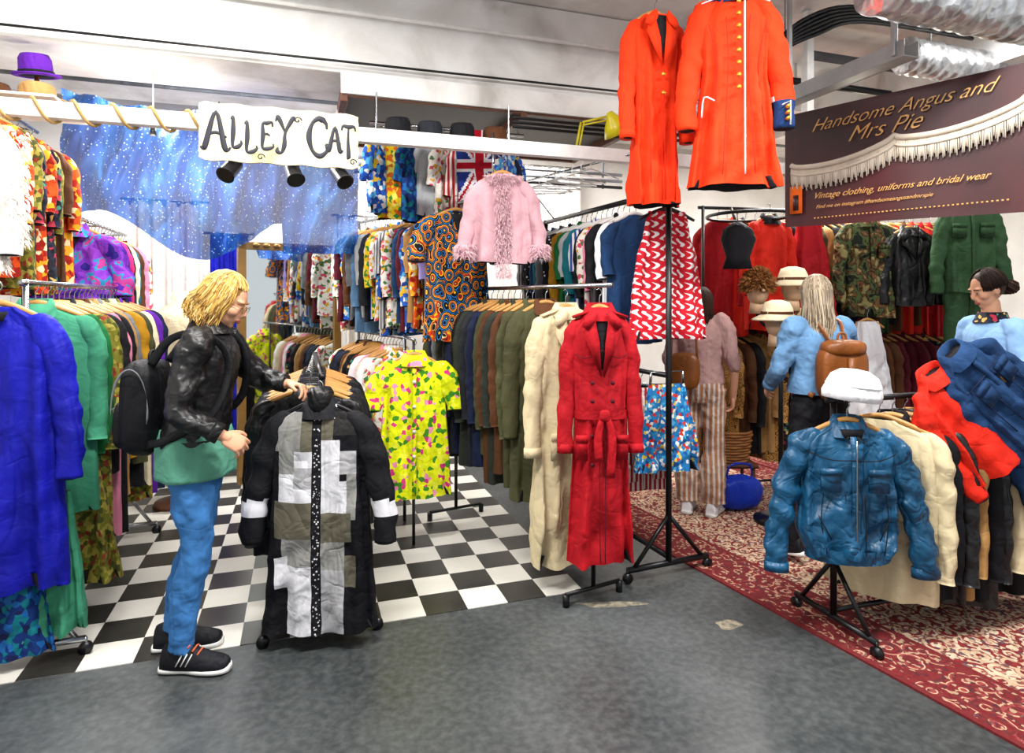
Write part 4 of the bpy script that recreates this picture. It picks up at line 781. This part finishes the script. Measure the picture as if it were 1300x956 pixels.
    if O.get('trim'):
        m=MB('jacket_trim')
        m.loft([[((.136+B)*math.cos(2*pi*j/48),(.172+B)*math.sin(2*pi*j/48),z) for j in range(48)] for z in (hm,hm+.035)],O['trim'],False)
        for q in 'LR': w_=Vector(D['wr'+q]); e_=Vector(D['el'+q]); d_=(w_-e_).normalized(); m.tube([w_-d_*.045,w_-d_*.005],[.041+B*.3,.040+B*.3],O['trim'],18)
        m.done(parent=P,disp=.004,dscale=.04)
    hc=J.get('curl',.6)
    for q,s in (('L',1),('R',-1)):
        w_=Vector(D['wr'+q]); e_=Vector(D['el'+q]); d=(w_-e_).normalized(); d=Vector(D.get('hd'+q,tuple(d)))
        hand(P,tuple(w_+d.normalized()*.005),tuple(d),D.get('hu'+q,(0,s,.4)),hc,-s)
    for q,s in (('L',1),('R',-1)):
        a=Vector(D['an'+q]); g=D.get('toe'+q,0.); m=MB('shoe'); m.T=Matrix.Translation((a.x,a.y,a.z-.09))@Matrix.Rotation(D.get('ft'+q,s*.1),4,'Z')@Matrix.Translation((.1,0,0))@Matrix.Rotation(g,4,'Y')@Matrix.Translation((-.1,0,0))
        st=[(-.075,.028,.05),(-.07,.036,.085),(-.03,.042,.1),(.02,.043,.1),(.06,.045,.078),(.11,.05,.058),(.16,.047,.045),(.19,.034,.035),(.2,.015,.028)]
        m.loft([[(x,w*math.cos(2*pi*j/16),.022+max(0,math.sin(2*pi*j/16))*(h-.0)+min(0,math.sin(2*pi*j/16))*.01) for j in range(16)] for x,w,h in cr(st,3)],O['shoe'])
        st=[(-.085,.02),(-.075,.036),(-.03,.04),(.03,.037),(.09,.049),(.15,.05),(.19,.038),(.205,.018)]
        m.loft([[(x,w*1.06*math.cos(2*pi*j/16),.014+.013*math.copysign(abs(math.sin(2*pi*j/16))**.4,math.sin(2*pi*j/16))) for j in range(16)] for x,w in cr(st,3)],O.get('sole',WHITEP))
        for i in range(5): x=.04+i*.02; z=.112-.014*i; m.tube([(x,-.028,z-.006),(x+.006,0,z+.006),(x,.028,z-.006)],.0035,O.get('lace',WHITEP),6,2)
        for i in range(3):
            for sd in (-1,1): m.tube([(.0+i*.02,sd*.0455,.04),(.022+i*.02,sd*.034,.085)],.0028,O.get('stripe',WHITEP),5)
        m.done(parent=P)
    return P
def hc(n,h): return cloth(n,h,.55,.3,.2,30,crease=0)
BLOND=hc('blond_hair','#c9a050'); BLOND2=hc('blond_hair_dark','#8a6232'); BLOND3=hc('blond_hair_light','#e4c684'); GBL=hc('ash_blond','#9c8b74'); GBL2=hc('ash_dark','#665a4c'); GBL3=hc('ash_light','#bcae98'); DKH=hc('dark_hair','#22150f'); DKH2=hc('dark_hair2','#3a241a')
CORAL=plain('coral_lace','#d9603c',.6); SHB=cloth('black_shoe_mesh','#15161c',.6)
w1=person((-1.36,2.72,.004),.12,dict(head=(.115,0,1.54),lean=.05,tilt=.48,yaw=.05,elR=(.01,-.235,1.1),wrR=(.17,-.21,1.0),shL=(.0,.165,1.37),elL=(.2,.24,1.17),wrL=(.33,.2,1.15),huL=(0,.3,1),huR=(-.3,-.8,.8),knR=(.03,-.085,.5),anR=(-.03,-.09,.09),knL=(-.03,.09,.5),anL=(-.13,.09,.09),ftR=-.12,curl=.75),
  dict(pants=JEAN,under=TSH,top=BLEATH,hem=.93,collar=BLEATH,trim=BLEATH,shoe=SHB,lace=CORAL,stripe=WHITEP,bulk=.008,disp=.014),dict(m=BLOND,m2=BLOND2,m3=BLOND3,dark=BLOND2,len=.12,fo=.95,fringe=True,n=2000,glasses=True))
BPK=cloth('backpack_nylon','#0f1014',.6,.3,.4,14)
e=empty('backpack',(-1.36,2.72,.004),.12)
m=MB('bag'); m.ell((-.2,.0,1.09),(.075,.14,.2),BPK,.55,36,24); m.ell((-.27,0,1.02),(.035,.11,.1),BPK,.55,28,16); m.tube([(-.18,-.03,1.28),(-.18,-.02,1.32),(-.18,.02,1.32),(-.18,.03,1.28)],.008,BPK,8,4)
m.tube([(-.21+.07*math.cos(t),-.143,1.09+.17*math.sin(t)) for t in [i*.16-.3 for i in range(24)]],.0022,GREY,6); m.tube([(-.305,-.09+.18*i/10,1.09) for i in range(11)],.003,GREY,6)
for s in (-1,1): m.tube([(-.15,s*.09,1.27),(-.075,s*.1,1.375),(.03,s*.115,1.405),(.135,s*.125,1.36),(.17,s*.13,1.25),(.12,s*.175,1.08),(-.05,s*.175,.98),(-.15,s*.12,.95)],.017,BPK,8,5,None,.3)
m.done(parent=e,disp=.012,dscale=.07)
w2=person((1.85,3.8,.011),1.75,dict(head=(.03,0,1.56),yaw=-.3,tilt=.12,elL=(.02,.25,1.12),wrL=(.2,.2,1.0),elR=(.03,-.25,1.13),wrR=(.22,-.15,1.02),anL=(-.06,.2,.1),knL=(-.0,.15,.5),ftL=.3,toeL=.25,anR=(.1,-.08,.09),curl=.6),
  dict(pants=BLACK,top=LDENIM,hem=.98,collar=LDENIM,shoe=SHB,lace=WHITEP,sole=WHITEP,bulk=.016,trim=LDENIM),dict(m=GBL,m2=GBL2,m3=GBL3,dark=GBL2,len=.32,fo=.8,n=1900))
e=empty('brown_leather_backpack',(1.85,3.8,.011),1.75)
m=MB('bag'); m.ell((-.2,0,1.12),(.07,.15,.17),BRLEATH,.6,36,24); m.ell((-.265,0,1.05),(.03,.1,.075),BRLEATH,.6,24,14); m.ell((-.21,0,1.26),(.075,.13,.05),BRLEATH,.7,28,12); m.box((-.283,0,1.13),(.012,.02,.08),BRLEATH); m.tube([(-.29,0,1.06),(-.3,0,1.06)],.014,GOLD,10)
for s in (-1,1): m.tube([(-.16,s*.04,1.28),(-.09,s*.08,1.39),(.03,s*.11,1.41),(.12,s*.12,1.36),(.15,s*.13,1.25),(.12,s*.17,1.08),(-.13,s*.13,.98)],.016,BRLEATH,8,5,None,.35)
m.tube([(-.2,-.03,1.29),(-.2,-.02,1.34),(-.2,.02,1.34),(-.2,.03,1.29)],.007,BRLEATH,8,3); m.done(parent=e)
w3=person((1.36,4.55,.011),1.1,dict(head=(.03,0,1.5),yaw=.2,elR=(-.02,-.23,1.08),wrR=(.04,-.22,.85),huR=(0,-1,.3)),dict(pants=TRS,flare=.035,top=GTOP,short=True,hem=.93,shoe=WHITE,tname='knit_top'),dict(m=DKH2,m2=DKH,m3=DKH2,dark=DKH,len=.2,fo=.9,n=900))
m=MB('tan_shoulder_bag'); m.ell((0,0,0),(.05,.11,.13),BRLEATH,.6,28,16); m.tube([(0,-.09,.09),(.0,-.06,.4),(0,.06,.4),(0,.09,.09)],.008,BRLEATH,8,4); m.done(M=TR((1.2,4.4,1.05),1.1))
w4=person((2.96,3.85,.011),3.25,dict(head=(.06,0,1.60),lean=.03,tilt=.38,yaw=-.15,elL=(.05,.24,1.15),wrL=(.27,.18,1.05),elR=(.05,-.24,1.15),wrR=(.27,-.15,1.08),curl=.6),
  dict(pants=BLACK,top=BTOP,hem=.9,tname='sweater',shoe=SHB,collar=FLORD,disp=.008,bulk=.008),dict(m=DKH,m2=DKH2,m3=DKH,dark=DKH,len=.1,fo=.75,pulled=True,n=1500))

# ------------------------------------------------------------------ lights
def fill_lamp(loc,en,sx,sy,ang=SA,col=(1,.975,.94)):  # added overhead area light that brightens the hall, no known fixture
    l=bpy.data.lights.new('added_ceiling_fill','AREA'); l.shape='RECTANGLE'; l.size=sx; l.size_y=sy; l.energy=en; l.color=col
    o=bpy.data.objects.new('added_ceiling_fill',l); COL.objects.link(o); o.matrix_world=Matrix.Translation(loc)@Matrix.Rotation(ang,4,'Z'); 
    m=MB('added_light_housing'); m.box((0,0,.03),(sx/2+.03,sy/2+.03,.02),WHITEP); m.box((0,0,(3.575-loc[2])/2+.02),(.01,.01,max(.005,(3.575-loc[2])/2-.02)),WHITEP); m.done(M=Matrix.Translation(loc)@Matrix.Rotation(ang,4,'Z'),smooth=False)  # made-up housing and stem around the added area light
fill_lamp(tuple(S(-1.6,-1.4,3.4)),140,1.5,.25); fill_lamp(tuple(S(.9,-1.6,3.4)),140,1.5,.25); fill_lamp(tuple(S(-2.2,.3,3.4)),50,1.0,.2)
fill_lamp(tuple(S(-2.0,2.1,3.2)),90,1.2,.2); fill_lamp(tuple(S(.3,2.2,3.1)),90,1.2,.2); fill_lamp(tuple(S(2.6,1.3,3.1)),110,1.2,.25); fill_lamp(tuple(S(3.0,-.4,3.4)),40,1.0,.2)
for a,b,z in ((-2.3,1.4,2.5),(3.6,1.6,2.6)):
    l=bpy.data.lights.new('added_stall_fill','POINT'); l.energy=20; l.shadow_soft_size=.06; l.color=(1,.9,.74); o=bpy.data.objects.new('added_stall_fill',l); COL.objects.link(o); o.location=S(a,b,z)  # added warm point lights that brighten the stalls
    m=MB('added_bulb_holder'); m.tube([(0,0,.09),(0,0,3.57-z)],.004,WHITEP,6); m.lathe((0,0,.075),[(.015,.05),(.02,0),(.018,0)],BLKM); m.done(M=Matrix.Translation(S(a,b,z)))  # invented cord and socket dressing the added point light
w=bpy.data.worlds.new('ambient_fill'); SC.world=w; w.use_nodes=True; w.node_tree.nodes['Background'].inputs[0].default_value=(.95,.97,1,1); w.node_tree.nodes['Background'].inputs[1].default_value=.8  # even white ambient fill, enters through the open side behind the camera
SC.view_settings.view_transform='Standard'

# ------------------------------------------------------------------ camera
c=bpy.data.cameras.new('camera'); c.sensor_width=36; c.lens=800/1300*36; c.shift_y=-98/1300; c.clip_start=.05
o=bpy.data.objects.new('camera',c); COL.objects.link(o); o.location=(0,0,1.55); o.rotation_euler=(pi/2,0,0); SC.camera=o
